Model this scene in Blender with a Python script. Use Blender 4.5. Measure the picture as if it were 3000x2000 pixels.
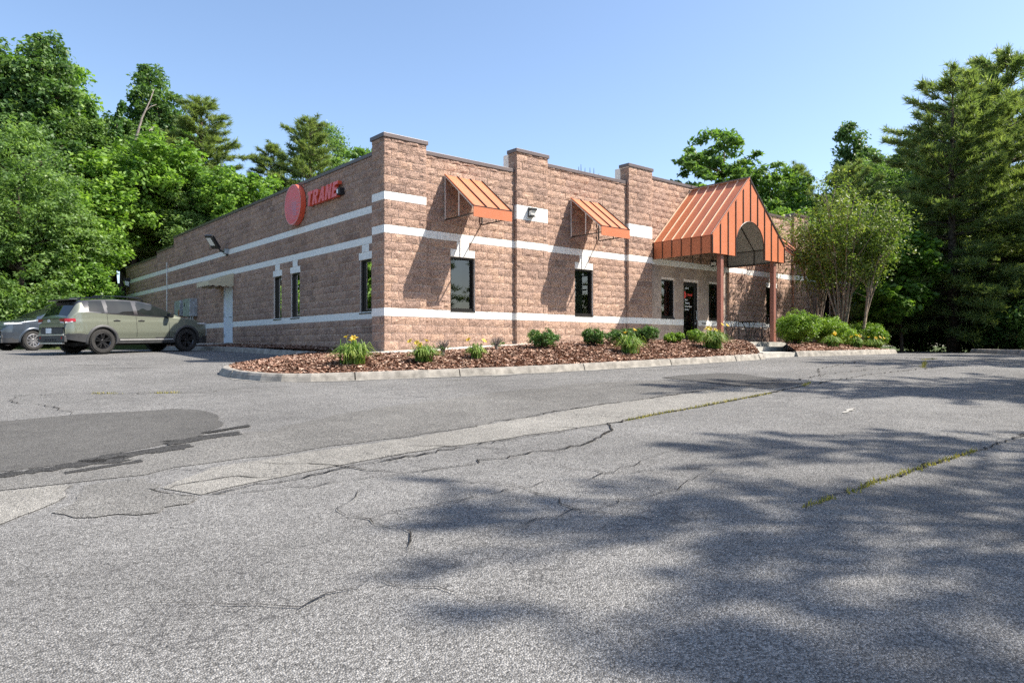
import bpy, bmesh, math, random
import numpy as np
from mathutils import Vector, Matrix
from mathutils.geometry import tessellate_polygon

for o in list(bpy.data.objects):
    bpy.data.objects.remove(o)
S = bpy.context.scene
COL = S.collection
R = math.radians

# ------------------------------------------------------------------ camera
CAM = (-8.736, -15.286, 0.083)
YAW = 39.93                                     # heading, degrees east of the building's depth axis
cd = bpy.data.cameras.new('camera')
cam = bpy.data.objects.new('camera', cd)
COL.objects.link(cam)
cd.sensor_width = 36.0
cd.lens = 25.02
cd.shift_y = 0.0044
cd.clip_start = 0.05
cd.clip_end = 2000
cam.location = CAM
cam.rotation_euler = (R(90), 0, R(-YAW))
S.camera = cam

# ------------------------------------------------------------------ light
SUN = Vector((0.479, -0.447, 0.755)).normalized()
w = bpy.data.worlds.new('World')
S.world = w
w.use_nodes = True
nt = w.node_tree
bg = nt.nodes['Background']
sky = nt.nodes.new('ShaderNodeTexSky')
sky.sky_type = 'NISHITA'
sky.sun_disc = False
sky.sun_elevation = math.asin(SUN.z)
sky.sun_rotation = math.atan2(SUN.x, SUN.y)
sky.altitude = 400
sky.air_density = 1.0
sky.dust_density = 1.6
sky.ozone_density = 2.0
nt.links.new(sky.outputs[0], bg.inputs[0])
bg.inputs[1].default_value = 0.092
sl = bpy.data.lights.new('sun', 'SUN')
sun = bpy.data.objects.new('sun', sl)
COL.objects.link(sun)
sl.energy = 3.8
sl.angle = R(0.55)
sl.color = (1.0, 0.93, 0.83)
sun.rotation_euler = SUN.to_track_quat('Z', 'Y').to_euler()
sun.location = (30, -30, 40)
vs = S.view_settings
vs.view_transform = 'Standard'
vs.look = 'None'
vs.exposure = 1.5
vs.gamma = 1.0
vs.use_curve_mapping = False
S.cycles.use_denoising = False
S.cycles.max_bounces = 6
S.cycles.diffuse_bounces = 3
S.cycles.glossy_bounces = 3
S.cycles.transmission_bounces = 4
S.cycles.transparent_max_bounces = 8
S.cycles.caustics_reflective = False
S.cycles.caustics_refractive = False
S.cycles.sample_clamp_indirect = 6

# ------------------------------------------------------------------ helpers
rng = np.random.default_rng(7)
random.seed(7)
CX, SX = math.cos(R(YAW)), math.sin(R(YAW))

def lot(X, d):
    """lot frame (metres right of / ahead of the entrance drive) to world x, y"""
    return (CAM[0] + X*CX + d*SX, CAM[1] - X*SX + d*CX)

def to_lot(x, y):
    dx, dy = x - CAM[0], y - CAM[1]
    return dx*CX - dy*SX, dx*SX + dy*CX

def sst(a, b, t):
    q = np.clip((t - a)/(b - a), 0, 1)
    return q*q*(3 - 2*q)

def gz(x, y):
    """height of the asphalt: rises towards the building, then levels out"""
    X, d = to_lot(np.asarray(x, float), np.asarray(y, float))
    z = np.where(d < 17, -1.29 + .0555*d, np.where(d < 23, -1.29 + .0555*d - .0555*(d - 17)**2/12, -0.18))
    return z + sst(-3, -9, X)*.10*sst(19, 25, d)

def gzf(x, y):
    return float(gz(x, y))

class MB:
    def __init__(s):
        s.v = []; s.f = []; s.m = []
    def vert(s, *p):
        s.v.append(tuple(p)); return len(s.v) - 1
    def face(s, idx, m=0):
        s.f.append(tuple(idx)); s.m.append(m)
    def poly(s, pts, m=0):
        n = len(s.v); s.v += [tuple(p) for p in pts]
        s.face(range(n, n + len(pts)), m)
    def box(s, a, b, m=0):
        (x0, y0, z0), (x1, y1, z1) = a, b
        n = len(s.v)
        s.v += [(x0,y0,z0),(x1,y0,z0),(x1,y1,z0),(x0,y1,z0),(x0,y0,z1),(x1,y0,z1),(x1,y1,z1),(x0,y1,z1)]
        for q in ((0,3,2,1),(4,5,6,7),(0,1,5,4),(1,2,6,5),(2,3,7,6),(3,0,4,7)):
            s.face([n + i for i in q], m)
    def bevbox(s, a, b, r, m=0):
        bm = bmesh.new()
        bmesh.ops.create_cube(bm, size=1)
        for v in bm.verts:
            v.co = Vector([(a[i] + b[i])/2 + v.co[i]*(b[i] - a[i]) for i in range(3)])
        bmesh.ops.bevel(bm, geom=bm.edges[:], offset=r, segments=2, affect='EDGES', profile=.6)
        s.addbm(bm, m)
    def addbm(s, bm, m=0):
        n = len(s.v)
        bm.verts.index_update()
        s.v += [tuple(v.co) for v in bm.verts]
        for f in bm.faces:
            s.face([n + v.index for v in f.verts], m)
        bm.free()
    def tube(s, pts, r, n=6, m=0, cap=True):
        pts = [Vector(p) for p in pts]
        rs = r if isinstance(r, (list, tuple)) else [r]*len(pts)
        rings = []
        up = None
        for i, p in enumerate(pts):
            t = (pts[min(i+1, len(pts)-1)] - pts[max(i-1, 0)])
            if t.length < 1e-9: t = Vector((0,0,1))
            t.normalize()
            if up is None:
                up = Vector((0,0,1)) if abs(t.z) < .9 else Vector((1,0,0))
            a = t.cross(up)
            if a.length < 1e-6: a = t.orthogonal()
            a.normalize(); b = a.cross(t).normalized(); up = b
            ring = []
            for k in range(n):
                an = 2*math.pi*k/n + math.pi/n
                ring.append(s.vert(*(p + a*math.cos(an)*rs[i] + b*math.sin(an)*rs[i])))
            rings.append(ring)
        for i in range(len(rings)-1):
            for k in range(n):
                s.face((rings[i][k], rings[i][(k+1)%n], rings[i+1][(k+1)%n], rings[i+1][k]), m)
        if cap:
            s.face(rings[0][::-1], m); s.face(rings[-1], m)
    def bar(s, a, b, wx, wz, m=0, side=None):
        """square bar from a to b"""
        a, b = Vector(a), Vector(b)
        t = (b - a).normalized()
        sd = Vector(side) if side else (Vector((0,0,1)).cross(t) if abs(t.z) < .95 else Vector((1,0,0)))
        sd = (sd - t*sd.dot(t)).normalized(); u = t.cross(sd)
        n = len(s.v)
        for p in (a, b):
            for i, j in ((-1,-1),(1,-1),(1,1),(-1,1)):
                s.v.append(tuple(p + sd*i*wx/2 + u*j*wz/2))
        for q in ((0,1,2,3),(4,7,6,5),(0,4,5,1),(1,5,6,2),(2,6,7,3),(3,7,4,0)):
            s.face([n + i for i in q], m)
    def lathe(s, prof, n=24, m=0, axis='z', c=(0,0,0), close=False):
        rings = []
        for r_, h in prof:
            ring = []
            for k in range(n):
                an = 2*math.pi*k/n
                ca, sa = r_*math.cos(an), r_*math.sin(an)
                p = {'z': (ca, sa, h), 'y': (ca, h, sa), 'x': (h, ca, sa)}[axis]
                ring.append(s.vert(p[0]+c[0], p[1]+c[1], p[2]+c[2]))
            rings.append(ring)
        for i in range(len(rings)-1):
            for k in range(n):
                s.face((rings[i][k], rings[i][(k+1)%n], rings[i+1][(k+1)%n], rings[i+1][k]), m)
        if close:
            s.face(rings[0][::-1], m); s.face(rings[-1], m)
    def extrude(s, loops, o, ux, uy, n, m=0):
        """flat outline (outer loop, then holes) extruded: o + a*ux + b*uy, thickness vector n"""
        o, ux, uy, n = Vector(o), Vector(ux), Vector(uy), Vector(n)
        flat = [[Vector((a, b, 0)) for a, b in lp] for lp in loops]
        tris = tessellate_polygon(flat)
        P = [p for lp in loops for p in lp]
        b0 = len(s.v)
        s.v += [tuple(o + ux*a + uy*b) for a, b in P]
        b1 = len(s.v)
        s.v += [tuple(o + ux*a + uy*b + n) for a, b in P]
        for t in tris:
            s.face([b0 + i for i in t], m); s.face([b1 + i for i in reversed(t)], m)
        k = 0
        for lp in loops:
            L = len(lp)
            for i in range(L):
                j = (i+1) % L
                s.face((b0+k+i, b0+k+j, b1+k+j, b1+k+i), m)
            k += L
    def mesh(s, name, mats, smooth=False):
        me = bpy.data.meshes.new(name)
        me.from_pydata(s.v, [], s.f)
        for mt in (mats if isinstance(mats, (list, tuple)) else [mats]):
            me.materials.append(mt)
        me.polygons.foreach_set('material_index', s.m)
        if smooth:
            me.polygons.foreach_set('use_smooth', [True]*len(s.f))
        me.update()
        return me
    def fixn(s):
        return s
    def build(s, name, mats, parent=None, smooth=False, recalc=True):
        me = s.mesh(name, mats, smooth)
        if recalc:
            bm = bmesh.new(); bm.from_mesh(me)
            bmesh.ops.recalc_face_normals(bm, faces=bm.faces[:])
            bm.to_mesh(me); bm.free()
        return link(name, me, parent)

def link(name, me, parent=None):
    o = bpy.data.objects.new(name, me)
    COL.objects.link(o)
    if parent is not None:
        o.parent = parent
    return o

def tag(o, label=None, cat=None, group=None, kind=None):
    if label: o['label'] = label
    if cat: o['category'] = cat
    if group: o['group'] = group
    if kind: o['kind'] = kind
    return o

def thing(name, label, cat, loc=(0,0,0), rz=0, group=None, scale=1):
    o = bpy.data.objects.new(name, None)
    COL.objects.link(o)
    o.empty_display_size = .2
    o.location = loc
    o.rotation_euler = (0, 0, rz)
    o.scale = (scale,)*3 if not isinstance(scale, tuple) else scale
    return tag(o, label, cat, group)

def copy_tree(o, parent=None):
    c = o.copy()
    COL.objects.link(c)
    c.parent = parent
    for ch in o.children:
        copy_tree(ch, c)
    return c

def np_mesh(name, V, F, mats, tint=None, mi=None, smooth=False):
    """V (n,3), F (m,4) or (m,3) -> mesh, tint per face"""
    me = bpy.data.meshes.new(name)
    m, k = F.shape
    me.vertices.add(len(V)); me.vertices.foreach_set('co', np.asarray(V, np.float32).ravel())
    me.loops.add(m*k); me.loops.foreach_set('vertex_index', F.astype(np.int32).ravel())
    me.polygons.add(m)
    me.polygons.foreach_set('loop_start', np.arange(0, m*k, k, dtype=np.int32))
    me.polygons.foreach_set('loop_total', np.full(m, k, np.int32))
    for mt in (mats if isinstance(mats, (list, tuple)) else [mats]):
        me.materials.append(mt)
    if mi is not None:
        me.polygons.foreach_set('material_index', mi.astype(np.int32))
    me.polygons.foreach_set('use_smooth', np.full(m, smooth, bool))
    if tint is not None:
        at = me.attributes.new('tint', 'FLOAT', 'FACE')
        at.data.foreach_set('value', tint.astype(np.float32))
    me.update(calc_edges=True)
    me.validate()
    return me

# ------------------------------------------------------------------ materials
MATS = {}
def newmat(name):
    m = bpy.data.materials.new(name)
    m.use_nodes = True
    MATS[name] = m
    n = m.node_tree.nodes; l = m.node_tree.links
    return m, n, l, n['Principled BSDF']

def ramp(n, stops, interp='LINEAR'):
    r = n.new('ShaderNodeValToRGB')
    r.color_ramp.interpolation = interp
    e = r.color_ramp.elements
    while len(e) < len(stops): e.new(.5)
    for i, (p, c) in enumerate(stops):
        e[i].position = p
        e[i].color = (*c, 1) if len(c) == 3 else c
    return r

def noise(n, l, vec, scale, detail=4, rough=.55, dist=0):
    t = n.new('ShaderNodeTexNoise')
    t.inputs['Scale'].default_value = scale
    t.inputs['Detail'].default_value = detail
    t.inputs['Roughness'].default_value = rough
    t.inputs['Distortion'].default_value = dist
    if vec is not None: l.new(vec, t.inputs['Vector'])
    return t.outputs['Fac']

def mixc(n, l, fac, a, b, blend='MIX'):
    x = n.new('ShaderNodeMix'); x.data_type = 'RGBA'; x.blend_type = blend
    for sock, val in ((0, fac), (6, a), (7, b)):
        if isinstance(val, (int, float)): x.inputs[sock].default_value = val
        elif isinstance(val, tuple): x.inputs[sock].default_value = (*val, 1)
        else: l.new(val, x.inputs[sock])
    return x.outputs[2]

def math_(n, l, op, a, b=None, clamp=False):
    x = n.new('ShaderNodeMath'); x.operation = op; x.use_clamp = clamp
    for i, val in enumerate((a, b)):
        if val is None: continue
        if isinstance(val, (int, float)): x.inputs[i].default_value = val
        else: l.new(val, x.inputs[i])
    return x.outputs[0]

def bump(n, l, h, strength, dist, b):
    x = n.new('ShaderNodeBump')
    x.inputs['Strength'].default_value = strength
    x.inputs['Distance'].default_value = dist
    l.new(h, x.inputs['Height'])
    l.new(x.outputs[0], b.inputs['Normal'])

def objco(n):
    return n.new('ShaderNodeTexCoord').outputs['Object']

def worldco(n):
    return n.new('ShaderNodeNewGeometry').outputs['Position']

def simple(name, col, rough=.6, metal=0, var=.08, scale=6, spec=.5, coat=0, bumpd=0):
    """plain surface with a little procedural unevenness"""
    m, n, l, b = newmat(name)
    co = worldco(n)
    f = noise(n, l, co, scale, 5)
    lo = tuple(max(0, c*(1 - var*2)) for c in col); hi = tuple(min(1, c*(1 + var*2)) for c in col)
    r = ramp(n, [(.3, lo), (.7, hi)])
    l.new(f, r.inputs[0])
    l.new(r.outputs[0], b.inputs['Base Color'])
    b.inputs['Roughness'].default_value = rough
    b.inputs['Metallic'].default_value = metal
    b.inputs['Specular IOR Level'].default_value = spec
    if coat:
        b.inputs['Coat Weight'].default_value = coat
        b.inputs['Coat Roughness'].default_value = .04
    if bumpd:
        bump(n, l, noise(n, l, co, scale*8, 6), .6, bumpd, b)
    return m

def tint_val(n, l):
    at = n.new('ShaderNodeAttribute'); at.attribute_name = 'tint'
    oi = n.new('ShaderNodeObjectInfo')
    s = math_(n, l, 'ADD', at.outputs['Fac'], oi.outputs['Random'])
    return math_(n, l, 'FRACT', s)

def block_mat(name, dark, mid, light, pit, bd):
    m, n, l, b = newmat(name)
    co = worldco(n)
    t = tint_val(n, l)
    f = noise(n, l, co, 26, 8, .72, .3)
    r = ramp(n, [(.30, pit), (.42, dark), (.55, mid), (.72, light)])
    l.new(f, r.inputs[0])
    # each block a slightly different batch
    tr = ramp(n, [(0, (.80,.79,.80)), (.5, (.96,.95,.95)), (.88, (1.06,1.03,.98)), (1, (.66,.66,.68))])
    l.new(t, tr.inputs[0])
    c = mixc(n, l, 1.0, r.outputs[0], tr.outputs[0], 'MULTIPLY')
    # weathering streaks, darker towards damp areas
    g = noise(n, l, co, .7, 4, .6)
    sr = ramp(n, [(.40, (1,1,1)), (.68, (.80,.79,.80))])
    l.new(g, sr.inputs[0])
    c = mixc(n, l, 1.0, c, sr.outputs[0], 'MULTIPLY')
    l.new(c, b.inputs['Base Color'])
    b.inputs['Roughness'].default_value = .95
    b.inputs['Specular IOR Level'].default_value = .15
    h = noise(n, l, co, 34, 6, .7)
    bump(n, l, h, 1.0, bd, b)
    return m

M_block = block_mat('split_block', (.36,.245,.19), (.56,.385,.295), (.74,.555,.44), (.13,.09,.075), .045)
M_smooth = block_mat('ground_block', (.42,.335,.275), (.50,.405,.34), (.57,.465,.395), (.34,.265,.22), .003)
M_white = simple('white_block', (.80,.79,.75), .6, var=.05, scale=9, bumpd=.001)
M_mortar = simple('mortar', (.80,.70,.62), .95, var=.08, scale=12, spec=.1)
M_coping = simple('bronze_coping', (.135,.105,.098), .42, metal=.3, var=.05, scale=2)
M_bronze = simple('bronze_frame', (.028,.024,.022), .38, metal=.5, var=.1)
M_concrete = simple('concrete', (.42,.40,.36), .9, var=.14, scale=5, bumpd=.003)
M_kerb = simple('kerb_concrete', (.25,.23,.20), .92, var=.20, scale=7, bumpd=.006)
M_orange = simple('orange_metal', (.50,.155,.066), .45, metal=.0, var=.04, scale=2)
M_seamglint = simple('seam_highlight', (.80,.56,.40), .35, var=.04)  # canopy roof seams: whitish highlight painted in as a paler orange
M_seam = simple('seam_dark', (.022,.013,.010), .45, var=.1)
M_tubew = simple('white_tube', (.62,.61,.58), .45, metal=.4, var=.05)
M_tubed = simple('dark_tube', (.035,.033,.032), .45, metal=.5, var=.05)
M_lining = simple('grey_lining', (.34,.335,.31), .8, var=.05)
M_column = simple('brown_column', (.27,.115,.085), .40, metal=.1, var=.05, scale=3)
M_red = simple('sign_red', (.82,.16,.18), .35, var=.05, scale=4)
M_redside = simple('sign_red_edge', (.78,.12,.06), .4, var=.05)
M_signline = simple('sign_line', (.42,.30,.42), .4, var=.05)
M_signrim = simple('sign_rim', (.72,.33,.34), .4, var=.03)
M_black = simple('black_plastic', (.014,.014,.015), .45, var=.15)
M_iron = simple('wrought_iron', (.012,.012,.012), .45, metal=.4, var=.15)
M_wpaint = simple('white_door_paint', (.66,.70,.76), .45, var=.03)
M_galv = simple('galvanised', (.40,.43,.45), .45, metal=.5, var=.18, scale=9)
M_rust = simple('rusted_steel', (.30,.13,.05), .85, var=.4, scale=14)
M_canvas = simple('beige_canvas', (.60,.52,.36), .9, var=.06, scale=5)
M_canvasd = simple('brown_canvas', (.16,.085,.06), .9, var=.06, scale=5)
M_blind = simple('blind', (.40,.42,.34), .6, var=.05)
M_inside = simple('interior', (.10,.095,.085), .9, var=.1)
M_lens = simple('lamp_lens', (.80,.79,.74), .25, var=.04)
M_textw = simple('vinyl_white', (.85,.85,.84), .5, var=.02)
M_textr = simple('vinyl_red', (.80,.07,.05), .5, var=.02)
M_textk = simple('numeral_black', (.02,.02,.02), .5, var=.02)

def glass_mat(name, tint, refl=.06):
    m, n, l, b = newmat(name)
    out = n['Material Output']
    tr = n.new('ShaderNodeBsdfTransparent'); tr.inputs[0].default_value = (*tint, 1)
    gl = n.new('ShaderNodeBsdfGlossy'); gl.inputs['Roughness'].default_value = .012
    fr = n.new('ShaderNodeFresnel'); fr.inputs['IOR'].default_value = 1.55
    f = math_(n, l, 'ADD', fr.outputs[0], refl, clamp=True)
    mx = n.new('ShaderNodeMixShader')
    l.new(f, mx.inputs[0]); l.new(tr.outputs[0], mx.inputs[1]); l.new(gl.outputs[0], mx.inputs[2])
    l.new(mx.outputs[0], out.inputs[0])
    n.remove(b)
    return m
M_glass = glass_mat('window_glass', (.42,.45,.42), .05)

def leaf_mat(name, a, bcol, c, trans=.34, yellow=None):
    m, n, l, b = newmat(name)
    out = n['Material Output']
    at = n.new('ShaderNodeAttribute'); at.attribute_name = 'tint'
    r = ramp(n, [(0, a), (.5, bcol), (1, c)])
    l.new(at.outputs['Fac'], r.inputs[0])
    big = noise(n, l, worldco(n), .55, 3)
    br = ramp(n, [(.3, (.80,.84,.80)), (.7, (1.12,1.08,1.0))])
    l.new(big, br.inputs[0])
    col = mixc(n, l, 1.0, r.outputs[0], br.outputs[0], 'MULTIPLY')
    l.new(col, b.inputs['Base Color'])
    b.inputs['Roughness'].default_value = .5
    b.inputs['Specular IOR Level'].default_value = .35
    tl = n.new('ShaderNodeBsdfTranslucent')
    tc = mixc(n, l, 1.0, col, (1.3,1.4,.7), 'MULTIPLY')
    l.new(tc, tl.inputs[0])
    mx = n.new('ShaderNodeMixShader'); mx.inputs[0].default_value = trans
    l.new(b.outputs[0], mx.inputs[1]); l.new(tl.outputs[0], mx.inputs[2])
    l.new(mx.outputs[0], out.inputs[0])
    return m
L_bright = leaf_mat('leaf_bright', (0.075, 0.15, 0.028), (0.155, 0.28, 0.05), (0.29, 0.43, 0.085), 0.42)
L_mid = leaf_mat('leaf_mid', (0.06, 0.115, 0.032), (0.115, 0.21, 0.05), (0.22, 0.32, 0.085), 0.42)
L_dark = leaf_mat('leaf_dark', (0.04, 0.085, 0.028), (0.075, 0.15, 0.045), (0.15, 0.235, 0.07), 0.38)
L_pine = leaf_mat('needle', (0.085, 0.125, 0.05), (0.175, 0.235, 0.085), (0.32, 0.37, 0.135), 0.42)
L_pale = leaf_mat('leaf_pale', (0.085, 0.15, 0.052), (0.155, 0.255, 0.08), (0.28, 0.4, 0.125), 0.42)
L_myrtle = leaf_mat('leaf_myrtle', (0.075, 0.125, 0.03), (0.155, 0.225, 0.05), (0.3, 0.31, 0.08), 0.42)
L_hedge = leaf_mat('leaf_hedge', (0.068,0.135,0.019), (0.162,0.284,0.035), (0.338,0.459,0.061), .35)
L_box = leaf_mat('leaf_box', (0.03,0.074,0.019), (0.068,0.149,0.03), (0.149,0.257,0.061), .25)
L_lily = leaf_mat('leaf_lily', (.06,.13,.022), (.12,.22,.035), (.30,.36,.11), .3)
L_ivy = leaf_mat('leaf_ivy', (0.027,0.081,0.019), (0.061,0.142,0.03), (0.115,0.216,0.047), .3)
L_grass = leaf_mat('grass_blade', (.16,.17,.04), (.32,.28,.07), (.46,.38,.13), .3)
L_petal = leaf_mat('petal', (.55,.32,.03), (.66,.47,.05), (.74,.60,.10), .3)
M_bark = simple('bark', (.085,.065,.05), .95, var=.3, scale=9, spec=.1, bumpd=.02)
M_barkp = simple('bark_pale', (.27,.215,.165), .9, var=.25, scale=7, spec=.1, bumpd=.008)
M_deadwood = simple('dead_wood', (.22,.19,.17), .9, var=.2, scale=7, spec=.1)

def asphalt_mat(name, base, contrast, blotch, cracks):
    m, n, l, b = newmat(name)
    co = worldco(n)
    vo = n.new('ShaderNodeTexVoronoi'); vo.feature = 'F1'; vo.inputs['Scale'].default_value = 115
    l.new(co, vo.inputs['Vector'])
    sep = n.new('ShaderNodeSeparateColor'); l.new(vo.outputs['Color'], sep.inputs[0])
    k = contrast
    ar = ramp(n, [(0, tuple(c*(1 - k) for c in base)), (.45, base), (.78, tuple(c*(1 + k*.9) for c in base)), (1, tuple(min(.8, c*(1 + k*1.7)) for c in base))])
    l.new(sep.outputs[0], ar.inputs[0])
    f2 = noise(n, l, co, 120, 4, .7)
    fr = ramp(n, [(.3, (.58,.58,.58)), (.7, (1.35,1.35,1.35))]); l.new(f2, fr.inputs[0])
    c = mixc(n, l, 1.0, ar.outputs[0], fr.outputs[0], 'MULTIPLY')
    # gaps between the stones
    gap = ramp(n, [(.0, (1,1,1)), (.55, (.95,.95,.95)), (.85, (.45,.45,.45))]); l.new(math_(n, l, 'MULTIPLY', vo.outputs['Distance'], 1.0), gap.inputs[0])
    c = mixc(n, l, .8, c, mixc(n, l, 1.0, c, gap.outputs[0], 'MULTIPLY'))
    # wear: metre-scale mottling and stains
    g1 = noise(n, l, co, .38, 5, .6)
    r1 = ramp(n, [(.33, (1 - blotch,)*3), (.66, (1 + blotch*.6,)*3)]); l.new(g1, r1.inputs[0])
    c = mixc(n, l, 1.0, c, r1.outputs[0], 'MULTIPLY')
    g2 = noise(n, l, co, 3.3, 6, .7)
    r2 = ramp(n, [(.3, (.84,.84,.84)), (.7, (1.10,1.10,1.09))]); l.new(g2, r2.inputs[0])
    c = mixc(n, l, 1.0, c, r2.outputs[0], 'MULTIPLY')
    h = vo.outputs['Distance']
    if cracks:
        # alligator cracking where the surface has failed
        wv = n.new('ShaderNodeTexNoise'); wv.inputs['Scale'].default_value = 3.0; wv.inputs['Detail'].default_value = 4
        l.new(co, wv.inputs['Vector'])
        av = n.new('ShaderNodeVectorMath'); av.operation = 'MULTIPLY_ADD'
        l.new(wv.outputs['Color'], av.inputs[0]); av.inputs[1].default_value = (.32,.32,.32); l.new(co, av.inputs[2])
        ve = n.new('ShaderNodeTexVoronoi'); ve.feature = 'DISTANCE_TO_EDGE'; ve.inputs['Scale'].default_value = 5.2
        l.new(av.outputs[0], ve.inputs['Vector'])
        line = ramp(n, [(.0, (1,1,1)), (.022, (.75,.75,.75)), (.04, (0,0,0))]); l.new(ve.outputs['Distance'], line.inputs[0])
        mk = noise(n, l, co, .42, 4, .65)
        mr = ramp(n, [(.52, (0,0,0)), (.64, (.6,.6,.6))]); l.new(mk, mr.inputs[0])
        fac = math_(n, l, 'MULTIPLY', line.outputs[0], mr.outputs[0])
        c = mixc(n, l, fac, c, (.03,.03,.032))
    l.new(c, b.inputs['Base Color'])
    b.inputs['Roughness'].default_value = .93
    b.inputs['Specular IOR Level'].default_value = .2
    bump(n, l, math_(n, l, 'ADD', math_(n, l, 'MULTIPLY', h, -30.0), f2), .45, .004, b)
    return m
M_asph = asphalt_mat('old_asphalt', (.188,.184,.178), .50, .22, True)
M_asphd = asphalt_mat('dark_asphalt', (.165,.160,.151), .5, .24, False)
M_asphm = asphalt_mat('patch_asphalt', (.108,.105,.100), .34, .14, False)
M_asphp = asphalt_mat('pale_strip', (.25,.24,.22), .38, .16, True)
M_asphk = asphalt_mat('raveled_asphalt', (.05,.049,.048), .7, .3, False)
M_crack = simple('crack_fill', (.030,.028,.026), .95, var=.4, scale=20, spec=.1)
M_grime = simple('kerb_dust', (.31,.30,.275), .95, var=.15, scale=8, spec=.1)

def soil_mat(name, a, b_, c):
    m, n, l, b = newmat(name)
    co = worldco(n)
    r = ramp(n, [(.32, a), (.5, b_), (.68, c)]); l.new(noise(n, l, co, 9, 8, .75), r.inputs[0])
    g = ramp(n, [(.35, (.7,.7,.7)), (.65, (1.15,1.15,1.15))]); l.new(noise(n, l, co, .6, 4), g.inputs[0])
    l.new(mixc(n, l, 1.0, r.outputs[0], g.outputs[0], 'MULTIPLY'), b.inputs['Base Color'])
    b.inputs['Roughness'].default_value = 1; b.inputs['Specular IOR Level'].default_value = .1
    bump(n, l, noise(n, l, co, 30, 6, .7), 1, .03, b)
    return m
M_soil = soil_mat('woodland_floor', (.03,.035,.016), (.055,.075,.024), (.10,.12,.035))
M_mulchbase = soil_mat('mulch_base', (.05,.024,.014), (.13,.06,.035), (.24,.12,.07))

def chip_mat():
    m, n, l, b = newmat('mulch_chip')
    at = n.new('ShaderNodeAttribute'); at.attribute_name = 'tint'
    r = ramp(n, [(0, (.06,.032,.022)), (.35, (.17,.088,.06)), (.7, (.33,.20,.14)), (1, (.58,.42,.32))])
    l.new(at.outputs['Fac'], r.inputs[0]); l.new(r.outputs[0], b.inputs['Base Color'])
    b.inputs['Roughness'].default_value = .9; b.inputs['Specular IOR Level'].default_value = .15
    return m
M_chip = chip_mat()

# ------------------------------------------------------------------ ground and lot
def hill(x, y):
    """wooded bank beyond the left lot"""
    X, d = to_lot(np.asarray(x, float), np.asarray(y, float))
    return 5.0*sst(0, 26, (d - 31) - .42*(X + 24))*sst(2, -14, X)

def grid_mesh(name, xs, ys, zf, mat, keep=None):
    XX, YY = np.meshgrid(xs, ys)
    ZZ = zf(XX, YY)
    V = np.stack([XX.ravel(), YY.ravel(), ZZ.ravel()], 1)
    nx, ny = len(xs), len(ys)
    i, j = np.meshgrid(np.arange(nx-1), np.arange(ny-1))
    a = (j*nx + i).ravel()
    F = np.stack([a, a+1, a+nx+1, a+nx], 1)
    if keep is not None:
        cx = V[F].mean(1)
        F = F[keep(cx[:,0], cx[:,1])]
    return np_mesh(name, V, F, mat, smooth=True)

far = np.array([-900,-500,-250,-150,-100])
xs = np.concatenate([far, np.arange(-70, 90, 2.0), -far[::-1]])
g = link('ground', grid_mesh('ground', xs, xs, lambda x, y: gz(x, y) - .10 + hill(x, y), M_soil))
tag(g, 'dark woodland floor under the trees around the car park', None, None, 'structure')

def in_lot(x, y):
    X, d = to_lot(x, y)
    left = (d < 33 + .35*(X + 20)) | (X > -6)
    # right-hand edge of the paving
    edge = np.interp(y, [-40,-14,-8.7,-6.0,-4.5,-.4,3.,20], [13.2,15.2,16.9,21.5,24.2,31.7,36.,40])
    return left & (x < edge) & (y < 36) & (x > -34)
xs = np.arange(-34, 42, .5); ys = np.arange(-40, 37, .5)
lotm = link('asphalt_lot', grid_mesh('asphalt_lot', xs, ys, lambda x, y: gz(x, y), M_asph, in_lot))
tag(lotm, 'weathered grey asphalt car park with cracks', None, None, 'structure')

def sheet(name, pts, dz, mat, parent, jag=0, sub=.25):
    """thin sheet on the asphalt, ragged edge"""
    P = []
    rr = random.Random(len(pts)*7 + int(abs(pts[0][0])*10))
    for i in range(len(pts)):
        a, b = pts[i], pts[(i+1) % len(pts)]
        L = math.dist(a, b); k = max(1, int(L/sub)) if jag else 1
        for q in range(k):
            t = q/k
            nx, ny = (b[1]-a[1])/max(L,1e-6), -(b[0]-a[0])/max(L,1e-6)
            o = rr.gauss(0, jag) if q else 0
            P.append((a[0]+(b[0]-a[0])*t + nx*o, a[1]+(b[1]-a[1])*t + ny*o))
    mb = MB()
    n0 = len(mb.v)
    mb.v += [(x, y, gzf(x, y) + dz) for x, y in P]
    for t in tessellate_polygon([[Vector((x, y, 0)) for x, y in P]]):
        mb.face(t)
    o = mb.build(name, mat, parent)
    return o

sheet('asphalt_patch', [(-8.6,-4.75),(-7.97,-4.83),(-7.51,-4.82),(-6.85,-4.87),(-6.09,-5.05),(-5.87,-5.37),(-5.86,-6.2),(-6.05,-6.9),(-6.4,-7.35),(-7.0,-7.7),(-7.7,-8.05),(-8.7,-8.1),(-12,-7.7),(-12,-4.8)], .004, M_asphm, lotm, .03, .2)
sheet('worn_asphalt', [(-12,-7.85),(-8.7,-8.25),(-7.7,-8.2),(-7.0,-7.9),(-6.4,-7.5),(-5.69,-7.55),(-4.68,-6.96),(-3.44,-6.72),(-1.8,-6.4),(.2,-6.35),(2.1,-6.8),(2.0,-8.2),(.52,-8.40),(-1.58,-8.44),(-2.86,-8.60),(-4.79,-8.85),(-5.92,-8.82),(-6.75,-8.80),(-7.31,-8.92),(-7.8,-8.84),(-8.26,-8.77),(-12,-8.5)], .005, M_asphd, lotm, .05, .25)
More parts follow.
